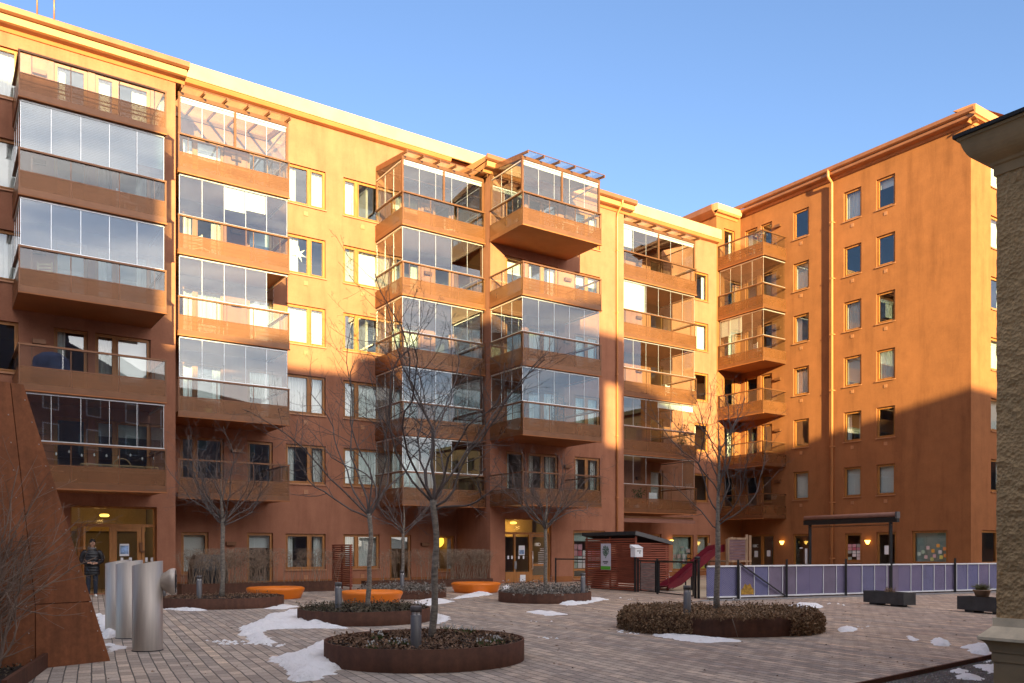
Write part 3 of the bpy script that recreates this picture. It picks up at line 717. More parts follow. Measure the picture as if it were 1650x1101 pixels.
prof(c, 39.5, 54, [(13.6, 21.30), (13.65, 21.31), (13.72, 21.42), (13.94, 21.46), (13.98, 21.52)], FA)
c.build('cornice', M['cornice'], B)
c = MB(); prof(c, 37.55, 39.6, [(.31, 21.24), (.35, 21.26), (.35, 21.6), (.2, 21.66), (-9, 21.66)], FA); c.build('parapet_coping', M['coping'], B); c = MB()
prof(c, 39.42, 54, [(13.98, 21.52), (14.05, 21.55), (14.05, 21.96), (13.9, 22.0), (13.0, 22.04)], FA)
c.build('parapet_coping', M['cornice'], B)
c = MB(); prof(c, -9, .0, [(0, 21.0), (-.1, 21.02), (-.3, 21.2), (-.4, 21.3), (-.42, 21.6), (-.2, 21.66)], Fr(lambda a, o, z: (37.8+o, -a, z))); c.build('gutter', M['gutter'], B)
gt = MB(); prof(gt, -.1, 14.0, [(.42, 21.64), (.47, 21.64), (.55, 21.70), (.57, 21.86), (.53, 21.87), (.44, 21.80)], FB)
prof(gt, 0, 13.95, [(.42, 21.80), (.40, 21.95), (.2, 21.98)], FB); gt.build('gutter', M['gutter'], B)
rf = MB(); rf.quad(FB(0, .42, 21.9), FB(13.95, .42, 21.9), FB(13.95, -7, 23.0), FB(0, -7, 23.0)); rf.quad(FB(0, -7, 23.0), FB(13.95, -7, 23.0), FB(13.95, -14, 21.9), FB(0, -14, 21.9))
rf.quad(FA(37.8, 0, 21.65), FA(54, 0, 21.65), FA(54, -9, 21.65), FA(37.8, -9, 21.65))
rf.build('roof', M['gutter'], B)
dp = MB(); dp.tube([FB(6.34, .5, 21.75), FB(6.34, .5, 21.42), FB(6.34, .46, 21.33), FB(6.34, .22, 21.18), FB(6.34, .17, 21.1), FB(6.34, .17, .2)], .075, 12)
for z in (1, 4, 7, 10, 13, 16, 19): dp.fb(FB, 6.25, 6.43, 0, .26, z, z+.05)
dp.build('downpipe', M['cornice'], B)
# ------------------------------------------------------------------ the building across the courtyard, behind the viewer (it throws the shade)
M['lavender'] = plaster('lavender_plaster', (.17, .135, .15))
M['darkpane'] = mat('dark_window', (.05,.055,.06), .08, 0, .1)
O = thing('town_house', 'lavender plaster house with stepped gable and tower across the courtyard behind the viewer', 'building')
YO = -14.0
m = MB()
m.box(-46, .82, YO-14, YO, 0, 24.25)
prof_o = [(.84, 0), (.84, 16.65), (1.2, 16.9), (4.6, 18.05), (8.45, 18.5), (8.5, 19.35), (9.6, 19.55), (10.0, 20.3), (14.0, 21.15), (14.9, 20.7), (15.2, 20.75), (19.0, 22.0), (22.0, 22.15), (22.2, 20.45), (24.4, 19.95), (27.1, 19.25), (29.5, 18.5), (33.7, 18.75), (39.2, 19.15), (70, 19.2), (70, 0)]
D_ = 1.3
def strip(x0, x1, a0, a1, b0, b1):
    v = [(x0, YO, a0), (x1, YO, a1), (x1, YO, b1), (x0, YO, b0)]; w_ = [(x, y-D_, z) for x, y, z in v]
    m.poly(v); m.poly(w_[::-1])
    for q in range(4): r2 = (q+1) % 4; m.quad(v[q], w_[q], w_[r2], v[r2])
slot = (20.75, 22.0, 16.75, 19.9)                     # made-up opening in the unseen gable, cut to drop a sun patch
xs_ = sorted({x for x, z in prof_o} | set(slot[:2])); pz = lambda x: next(z0+(z1-z0)*(x-x0)/max(1e-6, x1-x0) for (x0, z0), (x1, z1) in zip(prof_o[1:-1], prof_o[2:-1]) if x0-1e-6 <= x <= x1+1e-6)
for x0, x1 in zip(xs_, xs_[1:]):
    if slot[0] <= (x0+x1)/2 <= slot[1]: strip(x0, x1, 0, 0, slot[2], slot[2]); strip(x0, x1, slot[3], slot[3], pz(x0), pz(x1))
    else: strip(x0, x1, 0, 0, pz(x0+1e-5), pz(x1-1e-5))
m.box(.9, 70, YO-13, YO-1.35, 0, 16.2)
m.build('wall', M['lavender'], O)
wf = MB(); wp = MB()
for k in range(24):
    x = -42+4.4*k
    for f in range(6 if x < 0 else 5):
        z = 1.4+3.0*f
        if -1.5 < x < 2.5: continue
        wf.box(x-.8, x+.8, YO, YO+.06, z-.1, z+1.75); wp.box(x-.68, x+.68, YO+.061, YO+.07, z, z+1.65)
wf.build('window_frame', M['white'], O); wp.build('window_glass', M['darkpane'], O)

Q = thing('brick_house', 'dark brown house closing the courtyard beyond the right edge of the view', 'building', ORG, ROT)
m = MB(); m.fb(FA, 58, 70, 14, 75, 0, 15); m.build('wall', mat('brown_render', (.16,.10,.075), .9, var=.3, scale=.6), Q)
m = MB(); m.fb(FA, 57.6, 70.4, 13.6, 75.4, 15.002, 15.4); m.build('roof', M['roofing'], Q)
for f in range(4):
    for k in range(14):
        m = MB(); v_ = 17+4*k; m.fb(FA, 57.9, 57.995, v_-.6, v_+.6, 1.6+3.4*f, 3.2+3.4*f); m.build('window', M['darkpane'], Q)

# ------------------------------------------------------------------ stucco building at the right edge
def mat_rough():
    m, t, out = nt('roughcast_render'); vec = coord(t)
    a = noise_n(t, vec, 16, 6, .6); v = N(t, 'ShaderNodeTexVoronoi'); v.inputs['Scale'].default_value = 26; t.links.new(vec, v.inputs['Vector'])
    cc = ramp(t, noise_n(t, vec, .9, 5), [(.3, (.40,.27,.135)), (.7, (.55,.37,.19))])
    cc = mixc(t, .5, cc, ramp(t, a, [(.3, (.78,.76,.73)), (.7, (1.12,1.12,1.12))]), 'MULTIPLY')
    ad = N(t, 'ShaderNodeMath', operation='ADD'); t.links.new(a, ad.inputs[0]); t.links.new(v.outputs['Distance'], ad.inputs[1])
    principled(t, out, cc, .95, 0, bumpn(t, ad.outputs[0], .55, .05), .2); return m
M['rough'] = mat_rough()
M['stone'] = mat('ochre_moulding', (.36,.25,.13), .85, var=.25, scale=2.2, bump=.15, bscale=60)
M['creamstone'] = mat('cream_moulding', (.72,.60,.41), .8, var=.2, scale=5, bump=.15, bscale=50)
S = thing('stucco_building', 'brown roughcast house corner with moulded cornice and plinth at the right edge', 'building', (5.17, 9.0, 0), math.atan2(-.824, .5666))
# local x runs along the visible face towards the viewer, local -y is outwards (left)
FV = Fr(lambda a, o, z: (a, -o, z))
m = MB(); n0 = 0
nx, nz = 90, 74
def rz_(a, z): return .020*noise.noise(Vector((a*10, z*10, 0)))+.022*noise.noise(Vector((a*19, z*19, 4)))
pts = [[FV(.0+3.2*i/nx, rz_(3.2*i/nx, .76+4.8*j/nz), .76+4.8*j/nz) for j in range(nz+1)] for i in range(nx+1)]
m.smooth = True
for i in range(nx):
    for j in range(nz): m.quad(pts[i][j], pts[i+1][j], pts[i+1][j+1], pts[i][j+1])
m.smooth = False
m.box(.012, 13, .04, 7, .05, 5.8); m.box(3.2, 13, 0, .05, .76, 5.6)
m.build('wall', M['rough'], S)
def mould(pts, name, mt):
    """moulding swept round the building corner: along the face and back along the far side"""
    b = MB(); b.smooth = False
    for (o0, z0), (o1, z1) in zip(pts, pts[1:]):
        b.quad(FV(-o0, o0, z0), FV(13, o0, z0), FV(13, o1, z1), FV(-o1, o1, z1))
        b.quad((-o0, -o0, z0), (-o0, 7, z0), (-o1, 7, z1), (-o1, -o1, z1))
    return b.build(name, mt, S)
def arc(o0, z0, o1, z1, bul, k=8): 
    return [(o0+(o1-o0)*i/k + bul*math.sin(math.pi*i/k)*.5, z0+(z1-z0)*i/k - bul*math.sin(math.pi*i/k)*.8) for i in range(k+1)]
mould([(0, 5.50), (.02, 5.50), (.02, 5.60), (.045, 5.61), (.045, 5.64)] + arc(.06, 5.65, .26, 5.90, .06) + [(.28, 5.90), (.28, 5.93)], 'cornice', M['stone'])
mould([(.0, .79), (.028, .79), (.028, .70)], 'band', M['creamstone'])
mould([(.028, .70), (.135, .585), (.135, .555)], 'plinth_cap', M['creamstone'])
mould([(.135, .555)] + arc(.12, .55, .05, .44, -.02) + [(.05, .425), (.035, .42), (.035, .325), (.02, .32), (.02, -.02)], 'plinth', M['stone'])
m = MB(); m.box(-.31, 13, -.31, 7.3, 5.932, 5.97); m.quad((-.31,-.31,5.97),(13,-.31,5.97),(13,3.5,7.2),(-.31,3.5,7.2)); m.build('roof', M['roofing'], S)
m = MB(); m.box(1.05, 2.2, .15, .9, 6.0, 6.62); m.build('roof_hatch', M['bollard'], S)

# ------------------------------------------------------------------ ground
def mat_pavers():
    m, t, out = nt('concrete_block_paving')
    tc = N(t, 'ShaderNodeTexCoord')
    def dot(v):
        d = N(t, 'ShaderNodeVectorMath', operation='DOT_PRODUCT'); t.links.new(tc.outputs['Object'], d.inputs[0]); d.inputs[1].default_value = v; return d.outputs['Value']
    U = dot((-.445, .8955, 0)); V = dot((.8955, .445, 0))
    cb = N(t, 'ShaderNodeCombineXYZ'); t.links.new(U, cb.inputs[0]); t.links.new(V, cb.inputs[1])
    wob = N(t, 'ShaderNodeTexNoise'); wob.inputs['Scale'].default_value = 1.3; t.links.new(tc.outputs['Object'], wob.inputs['Vector'])
    ws_ = N(t, 'ShaderNodeVectorMath', operation='SCALE'); t.links.new(wob.outputs['Color'], ws_.inputs[0]); ws_.inputs['Scale'].default_value = .03
    va = N(t, 'ShaderNodeVectorMath', operation='ADD'); t.links.new(cb.outputs[0], va.inputs[0]); t.links.new(ws_.outputs[0], va.inputs[1])
    b = N(t, 'ShaderNodeTexBrick'); b.offset = .5; b.squash = 1
    for k, v in (('Scale', 1), ('Mortar Size', .009), ('Mortar Smooth', .3), ('Bias', 0), ('Brick Width', .27), ('Row Height', .15)): b.inputs[k].default_value = v
    b.inputs['Color1'].default_value = (0,0,0,1); b.inputs['Color2'].default_value = (1,1,1,1); b.inputs['Mortar'].default_value = (.5,.5,.5,1)
    t.links.new(va.outputs[0], b.inputs['Vector'])
    # rows laid in runs of one tone
    dv = N(t, 'ShaderNodeMath', operation='DIVIDE'); sp = N(t, 'ShaderNodeSeparateXYZ'); t.links.new(va.outputs[0], sp.inputs[0]); t.links.new(sp.outputs[1], dv.inputs[0]); dv.inputs[1].default_value = .15
    flr = N(t, 'ShaderNodeMath', operation='FLOOR'); t.links.new(dv.outputs[0], flr.inputs[0])
    wn = N(t, 'ShaderNodeTexWhiteNoise', noise_dimensions='1D'); t.links.new(flr.outputs[0], wn.inputs['W'])
    st = N(t, 'ShaderNodeCombineXYZ'); m1 = N(t, 'ShaderNodeMath', operation='MULTIPLY'); t.links.new(U, m1.inputs[0]); m1.inputs[1].default_value = .09
    t.links.new(m1.outputs[0], st.inputs[0]); t.links.new(flr.outputs[0], st.inputs[1]); 
    sn = N(t, 'ShaderNodeTexNoise'); sn.inputs['Scale'].default_value = .55; sn.inputs['Detail'].default_value = 2; t.links.new(st.outputs[0], sn.inputs['Vector'])
    rowc = ramp(t, wn.outputs['Value'], [(0, (.235,.225,.205)), (.25, (.30,.28,.245)), (.5, (.20,.187,.175)), (.70, (.46,.385,.285)), (.82, (.25,.215,.18)), (1, (.37,.33,.275))])
    runc = ramp(t, sn.outputs['Fac'], [(.3, (.235,.222,.21)), (.5, (.30,.25,.205)), (.62, (.47,.375,.28)), (.7, (.26,.21,.175))])
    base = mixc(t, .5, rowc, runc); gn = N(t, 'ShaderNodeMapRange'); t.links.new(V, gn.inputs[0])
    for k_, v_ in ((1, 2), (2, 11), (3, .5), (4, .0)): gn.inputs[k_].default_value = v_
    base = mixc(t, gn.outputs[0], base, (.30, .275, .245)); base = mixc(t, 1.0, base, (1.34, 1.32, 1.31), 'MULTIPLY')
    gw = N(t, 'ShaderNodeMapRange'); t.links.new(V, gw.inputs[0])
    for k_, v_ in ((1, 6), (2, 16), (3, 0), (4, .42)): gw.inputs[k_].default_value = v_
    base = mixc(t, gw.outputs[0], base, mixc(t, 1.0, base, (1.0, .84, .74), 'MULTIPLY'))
    perb = ramp(t, b.outputs['Color'], [(0, (.68,.665,.66)), (.5, (1.03,1.02,1.0)), (1, (1.42,1.38,1.32))])
    base = mixc(t, .75, base, perb, 'MULTIPLY')
    big = noise_n(t, tc.outputs['Object'], .23, 5, .6)
    base = mixc(t, .9, base, ramp(t, big, [(.3, (.84,.83,.85)), (.7, (1.16,1.13,1.10))]), 'MULTIPLY')
    gr = noise_n(t, tc.outputs['Object'], 30, 6, .75)
    base = mixc(t, .9, base, ramp(t, gr, [(.3, (.62,.62,.63)), (.7, (1.3,1.28,1.26))]), 'MULTIPLY')
    wet = noise_n(t, tc.outputs['Object'], .55, 6, .68)
    base = mixc(t, .8, base, ramp(t, wet, [(.3, (.66,.65,.67)), (.46, (1,1,1))]), 'MULTIPLY')
    salt = noise_n(t, tc.outputs['Object'], 7, 7, .8)
    base = mixc(t, ramp(t, salt, [(.60, (0,0,0)), (.74, (.45,.45,.45))]), base, (.50,.49,.47))
    col = mixc(t, b.outputs['Fac'], base, (.11,.10,.09))
    hm = N(t, 'ShaderNodeMath', operation='MULTIPLY_ADD'); t.links.new(b.outputs['Fac'], hm.inputs[0]); hm.inputs[1].default_value = -1.0; t.links.new(gr, hm.inputs[2])
    rg = ramp(t, wet, [(.3, (.5,.5,.5)), (.5, (.85,.85,.85))])
    principled(t, out, col, rg, 0, bumpn(t, hm.outputs[0], .6, .012), .3); return m
def sheet(name, pts, z, mt):
    b = MB(); b.poly([(x, y, z) for x, y in pts]); return structure(b.build(name, mt))
b = MB(); b.quad((-300,-300,0), (300,-300,0), (300,300,0), (-300,300,0)); structure(b.build('paving', mat_pavers()))
def mat_gravel(name, c, sc=38):
    m, t, out = nt(name); vec = coord(t)
    v = N(t, 'ShaderNodeTexVoronoi'); v.inputs['Scale'].default_value = sc; t.links.new(vec, v.inputs['Vector'])
    cc = mixc(t, .65, c, v.outputs['Color'], 'MULTIPLY'); cc = mixc(t, .55, c, cc)
    principled(t, out, cc, .9, 0, bumpn(t, v.outputs['Distance'], 1.0, .04), .3); return m
sheet('gravel', [(3.3, 8.79), (6.86, 11.86), (12, 11.86), (12, 3), (3.3, 3)], .004, mat_gravel('grey_gravel', (.17,.155,.14)))
sheet('playground_sand', [(5.8, 26.2), (20, 32.2), (24, 36), (15.5, 45), (8.5, 41.8), (5.9, 33.5)], .004, mat('playground_sand', (.40,.33,.23), .95, var=.15, scale=2, bump=.3, bscale=30))
sheet('concrete_apron', [(5.2, 24.3), (20.2, 31.0), (20, 31.6), (5.75, 25.25)], .004, M['paleconcrete'])
b = MB(); b.bar((3.2, 8.72, .02), (6.95, 11.95, .02), .03, .08); tag(b.build('edging_strip', M['corten']), 'rusty steel edging strip between paving and gravel', 'edging')
rg = random.Random(5); b = MB()
for k in range(2600):
    x = rg.uniform(3.7, 7.0); y = rg.uniform(8.9, 12)
    if (y-8.79) > (x-3.3)*.862-.05: continue
    r_ = rg.uniform(.008, .02); n0 = len(b.v)
    for dx, dy, dz in ((1,0,0),(0,1,0),(-1,0,0),(0,-1,0),(0,0,1)): b.v.append((x+dx*r_*rg.uniform(.6,1.2), y+dy*r_*rg.uniform(.6,1.2), .004+max(0,dz)*r_))
    for i in range(4): b._f(n0+i, n0+(i+1)%4, n0+4)
o = b.build('gravel_stones', leafmat('loose_stones', [(.10,.09,.08),(.22,.20,.19),(.33,.30,.28)])); tag(o, 'loose grey gravel stones in the strip beside the plinth', 'gravel', kind='stuff')

# ------------------------------------------------------------------ snow
def inpoly(x, y, P):
    c = False; j = len(P)-1
    for i in range(len(P)):
        if (P[i][1] > y) != (P[j][1] > y) and x < (P[j][0]-P[i][0])*(y-P[i][1])/(P[j][1]-P[i][1])+P[i][0]: c = not c
        j = i
    return c
def dpoly(x, y, P):
    d = 9
    for i in range(len(P)):
        (ax, ay), (bx, by) = P[i], P[(i+1) % len(P)]; l = (bx-ax)**2+(by-ay)**2
        t = 0 if l == 0 else max(0, min(1, ((x-ax)*(bx-ax)+(y-ay)*(by-ay))/l)); d = min(d, math.hypot(x-ax-t*(bx-ax), y-ay-t*(by-ay)))
    return d
def snow(pix, h=.06, cell=.05, amp=.10, name='snow_patch', label=None, group='patches of old snow on the paving', z0=0.003):
    P = [G(*p) for p in pix] if isinstance(pix[0][0], (int, float)) and pix[0][1] > 100 else pix
    x0, x1 = min(p[0] for p in P)-.15, max(p[0] for p in P)+.15; y0, y1 = min(p[1] for p in P)-.15, max(p[1] for p in P)+.15
    cell = max(cell, math.sqrt((x1-x0)*(y1-y0)/9000)); nx_, ny_ = int((x1-x0)/cell)+1, int((y1-y0)/cell)+1
    b = MB(); b.smooth = True; idx = {}; H = {}
    for i in range(nx_+1):
        for j in range(ny_+1):
            x, y = x0+i*cell, y0+j*cell
            s_ = (1 if inpoly(x, y, P) else -1)*dpoly(x, y, P)
            s_ += amp*(noise.noise(Vector((x*3.1, y*3.1, 1)))+.8*noise.noise(Vector((x*8, y*8, 2)))+.4*noise.noise(Vector((x*19, y*19, 5))))
            H[i, j] = s_
    def vid(i, j):
        if (i, j) not in idx:
            x, y = x0+i*cell, y0+j*cell; s_ = H[i, j]
            hh = 1.1*h*(1-math.exp(-max(0, s_)/.15))*(1+.5*noise.noise(Vector((x*4, y*4, 7)))+.3*noise.noise(Vector((x*11, y*11, 3)))) if s_ > 0 else -.012
            idx[i, j] = len(b.v); b.v.append((x, y, z0+hh))
        return idx[i, j]
    for i in range(nx_):
        for j in range(ny_):
            if max(H[i, j], H[i+1, j], H[i+1, j+1], H[i, j+1]) > 0: b._f(vid(i, j), vid(i+1, j), vid(i+1, j+1), vid(i, j+1))
    if not b.f: return None
    o = b.build(name, M['snow']); tag(o, label, 'snow patch', group); return o
def zz(x0, y0, s, L): return [(x0+a/s, y0+b_/s) for a, b_ in L]
Z1 = lambda L: zz(230, 820, 3.918, L); Z2 = lambda L: zz(480, 820, 3.919, L); Z4 = lambda L: zz(0, 800, 3.658, L)
Z7 = lambda L: zz(900, 820, 4.714, L); Z3 = lambda L: zz(850, 900, 3.3, L); Z8 = lambda L: zz(1200, 810, 3.667, L)
snow(Z1([(605,765),(640,745),(720,720),(790,682),(880,665),(985,635),(1040,680),(1130,722),(1290,757),(1000,755),(880,760),(790,765),(740,768),(760,790),(800,825),(850,850),(720,852),(670,830),(680,800),(600,800),(650,775)]), .09, label='long snow patch trailing left from the second round planter')
snow(Z1([(805,938),(850,945),(1000,910),(1080,860),(1180,820),(1172,900),(1200,960),(1250,1000),(1220,1047),(1130,1050),(1110,1080),(1000,1095),(940,1085),(915,1050),(925,1010),(850,985)]), .10, label='big snow patch heaped against the left of the nearest round planter')
snow(Z1([(140,636),(205,612),(290,620),(410,642),(300,646)]), .06, label='snow strip in front of the far left planter with slender tree')
snow(Z1([(780,632),(870,606),(970,616),(900,634)]), .05, label='snow strip at the right end of the far left planter')
snow(Z4([(572,695),(630,712),(640,780),(682,800),(690,828),(620,840),(595,765)]), .10, label='snow drift between rusty wedge and the steel pipes')
snow(Z4([(622,865),(735,887),(650,917)]), .04, label='small snow patch at the foot of the rusty wedge')
snow(Z2([(960,572),(1060,545),(1150,526),(1225,540),(1150,553),(1040,565)]), .07, label='snow heap in front of the far right orange bench')
snow(Z2([(1280,520),(1300,495),(1345,500),(1350,520)]), .12, label='small snow heap behind the left end of the planter by entrance 18D')
snow(Z2([(868,665),(950,685),(955,708),(875,727)]), .08, label='snow patch at the right edge of the second round planter')
snow(Z2([(735,592),(800,575),(900,573),(985,586),(900,602),(830,612),(770,605)]), .06, label='snow patch in front of the low planter between the benches')
snow(Z7([(0,722),(120,690),(235,682),(365,690),(200,722),(60,738)]), .07, label='snow ridge along the right of the planter by entrance 18D')
snow(Z3([(0,286),(60,278),(130,284),(212,298),(100,306)]), .04, label='thin snow streak on open paving between the planters')
snow(Z3([(640,406),(760,408),(1000,424),(1175,441),(1000,447),(900,446),(760,428)]), .05, label='snow strip along the front of the planter of withered foliage')
snow(Z8([(262,610),(330,598),(440,604),(465,617),(380,633),(325,626)]), .07, label='snow patch on the paving before the purple fence')
snow(Z8([(545,752),(590,735),(672,746),(640,762),(570,766)]), .07, .03, .06, label='single snow lump on open paving at right')
snow(Z8([(1100,830),(1130,812),(1195,820),(1228,842),(1190,852),(1120,842)]), .09, .03, .06, label='rounded snow lump left of the stucco corner')
snow(Z8([(955,803),(972,790),(1000,798),(1028,810),(1000,820),(965,812)]), .05, .03, .05, label='pair of tiny snow lumps on paving near the right')
snow(Z8([(1270,857),(1340,848),(1450,840),(1492,890),(1440,906),(1340,892),(1315,864)]), .09, .03, .06, label='broad snow patch on paving beside the stucco plinth')
for L, lb in (([(1190,1000),(1260,982),(1340,1000),(1290,1018)], 'snow patch on gravel at the steel edging'), ([(1250,1022),(1330,1014),(1452,1046),(1400,1056),(1255,1044)], 'snow streak on the gravel nearest the viewer'),
              ([(1358,966),(1470,958),(1500,1000),(1440,1012)], 'snow patch on gravel against the stucco plinth'), ([(1402,946),(1450,934),(1458,952)], 'smallest snow lump on gravel by the edging')):
    snow(Z8(L), .06, .03, .05, label=lb, group='patches of old snow on the gravel')
rg = random.Random(9); b = MB()
for (px, py, s_, n_) in ((360,1034,30,16),(375,1038,25,14),(440,1040,22,12),(1005,1017,12,7),(1020,1022,12,6),(870,918,10,0),(880,1029,14,5),(873,1002,16,4),(1180,965,25,5),(1350,973,25,6),(1390,1010,14,4),(850,955,30,6),(1010,965,30,4)):
    for k in range(n_):
        x, y = G(px+rg.gauss(0, s_*.6), py+rg.gauss(0, 1.6)); r_ = rg.uniform(.015, .05); n0 = len(b.v); q = 7
        b.v.append((x, y, .003+r_*.5))
        for i in range(q):
            an = 2*math.pi*i/q; rr = r_*rg.uniform(.6, 1.3); b.v.append((x+rr*math.cos(an), y+rr*1.3*math.sin(an), .001))
        for i in range(q): b._f(n0, n0+1+i, n0+1+(i+1) % q)
tag(b.build('snow_crumbs', M['snow']), 'scattered crumbs of old snow on the paving', 'snow', kind='stuff')
b = MB()
for k in range(420):
    x, y = rg.uniform(-6, 12), rg.uniform(9.3, 26); r_ = rg.uniform(.012, .04); an = rg.random()*6
    c_, s_ = math.cos(an)*r_, math.sin(an)*r_
    b.poly([(x-c_, y-s_, .006), (x+s_*.5, y-c_*.5, .012+rg.random()*.01), (x+c_, y+s_, .008), (x-s_*.5, y+c_*.5, .012)])
tag(b.build('fallen_leaves', M['litter']), 'dead leaves and grit scattered over the paving', 'leaves', kind='stuff')
# ------------------------------------------------------------------ weathering-steel wedge at the left edge
WE = Vector((.58, .815, 0)); WN = Vector((.815, -.58, 0)); WB = Vector((-5.47, 11.48, 0))
def wp(t, z, o=0): return WB - WE*t + Vector((0,0,z)) + WN*o
wd = thing('steel_wedge', 'tall rusty weathering steel wedge with leaning right edge at the left', 'steel structure')
def plate(mb, P, o0, o1):
    f = [wp(t, z, o1) for t, z in P]; k = [wp(t, z, o0) for t, z in P]; mb.poly(f); mb.poly(k[::-1])
    for i in range(len(P)): j = (i+1) % len(P); mb.quad(f[i], k[i], k[j], f[j])
edge = lambda z: 1.12*z/3.58
b = MB(); plate(b, [(.02,0),(1.14,3.57),(9,3.59),(9,0)], -3, -.02); b.build('core', M['corten'], wd)
b = MB(); plate(b, [(0,0),(edge(.815),.815),(.975,.815),(.975,0)], -.018, .004); b.build('lower_plate', M['corten_wall'], wd)
b = MB(); plate(b, [(edge(.825),.825),(1.12,3.58),(1.27,3.58),(.975,.825)], -.018, 0); b.build('upper_plate', M['corten_wall'], wd)
b = MB(); plate(b, [(.985,0),(.985,.82),(1.28,3.58),(3.2,3.58),(3.2,0)], -.018, 0); plate(b, [(3.21,0),(3.21,3.58),(9,3.58),(9,0)], -.018, 0); b.build('side_plate', M['corten_wall'], wd)
b = MB()
def bolt(t, z):
    c = wp(t, z, .004); n0 = len(b.v); b.v.append(tuple(c+WN*.010))
    for i in range(6):
        an = i*math.pi/3; b.v.append(tuple(c + WE*math.cos(an)*.009 + Vector((0,0,math.sin(an)*.009))))
    for i in range(6): b._f(n0, n0+1+i, n0+1+(i+1) % 6)
for k in range(13): bolt(edge(.15+.27*k)+.045, .15+.27*k)
for k in range(10): bolt(1.03+.030*k, .12+.34*k)
b.build('bolts', M['steel'], wd)
# ------------------------------------------------------------------ steel vent pipes
def vent(x, y, z0, z1, label, hood=False):
    t_ = thing('vent_pipe', label, 'vent pipe', (x, y, 0), 0, 'brushed steel vent pipes')
    b = MB(); n = 40; r = .215; b.smooth = True
    n0 = 0
    for i in range(n):
        an = 2*math.pi*i/n; c, s_ = math.cos(an), math.sin(an); zt = z0+(z1-z0)*(c+1)/2
        b.v += [(r*c, r*s_, 0), (r*c, r*s_, zt), (r*.965*c, r*.965*s_, zt), (r*.965*c, r*.965*s_, zt-.25)]
    for i in range(n):
        j = (i+1) % n
        for k in range(3): b.smooth = k != 1; b._f(4*i+k, 4*j+k, 4*j+k+1, 4*i+k+1)
    b.build('pipe', M['steel'], t_)
    b = MB(); b.lathe([(.0, zz_) if False else (.0, (z0-.22)), (.205, (z0-.22))], (0,0), 24); b.build('grille', M['darksteel'], t_)
    b = MB(); b.lathe([(.216, .0), (.222, .0), (.222, .012), (.216, .014)], (0,0), 30); b.build('base_ring', M['darksteel'], t_)
    if hood:
        q = Quaternion((0,1,0), math.pi/2); q = Quaternion((0,0,1), R_(17)) @ q
        def place(o): o.rotation_mode = 'QUATERNION'; o.rotation_quaternion = q; o.location = (.085, .03, 1.03); o.scale = (1.12,)*3; return o
        b = MB(); b.lathe([(.06, -.05), (.075, .03), (.135, .15), (.172, .20), (.18, .225), (.178, .265), (.17, .272), (.158, .272), (.158, .255)], (0,0), 32); h = place(b.build('vent_hood', M['steel'], t_))
        b = MB(); b.lathe([(0, .256), (.158, .256)], (0,0), 24); b.lathe([(.05,.257),(.06,.275),(.07,.257)], (0,0), 20); b.lathe([(.10,.257),(.11,.275),(.12,.257)], (0,0), 20)
        for k in range(6):
            an = k*math.pi/3; b.bar((.03*math.cos(an), .03*math.sin(an), .27), (.155*math.cos(an), .155*math.sin(an), .27), .012)
        place(b.build('hood_grille', M['darksteel'], t_))
    return t_
vent(-5.47, 12.66, 1.265, 1.345, 'nearest brushed steel vent pipe, with a conical hood on its side', True)
vent(-6.56, 14.46, 1.255, 1.335, 'plain steel vent pipe in the middle of the row of three')
vent(-7.36, 15.75, 1.245, 1.325, 'farthest steel vent pipe, closest to the open entrance')
b = MB(); b.tube([(0,0,0),(0,0,.62)], .05, 12); b.lathe([(.05,.62),(.045,.64),(0,.645)], (0,0), 12); tag(b.build('post', M['bollard'], loc=(-9.2, 22.3, 0)), 'thin grey post left of the far left planter', 'post')

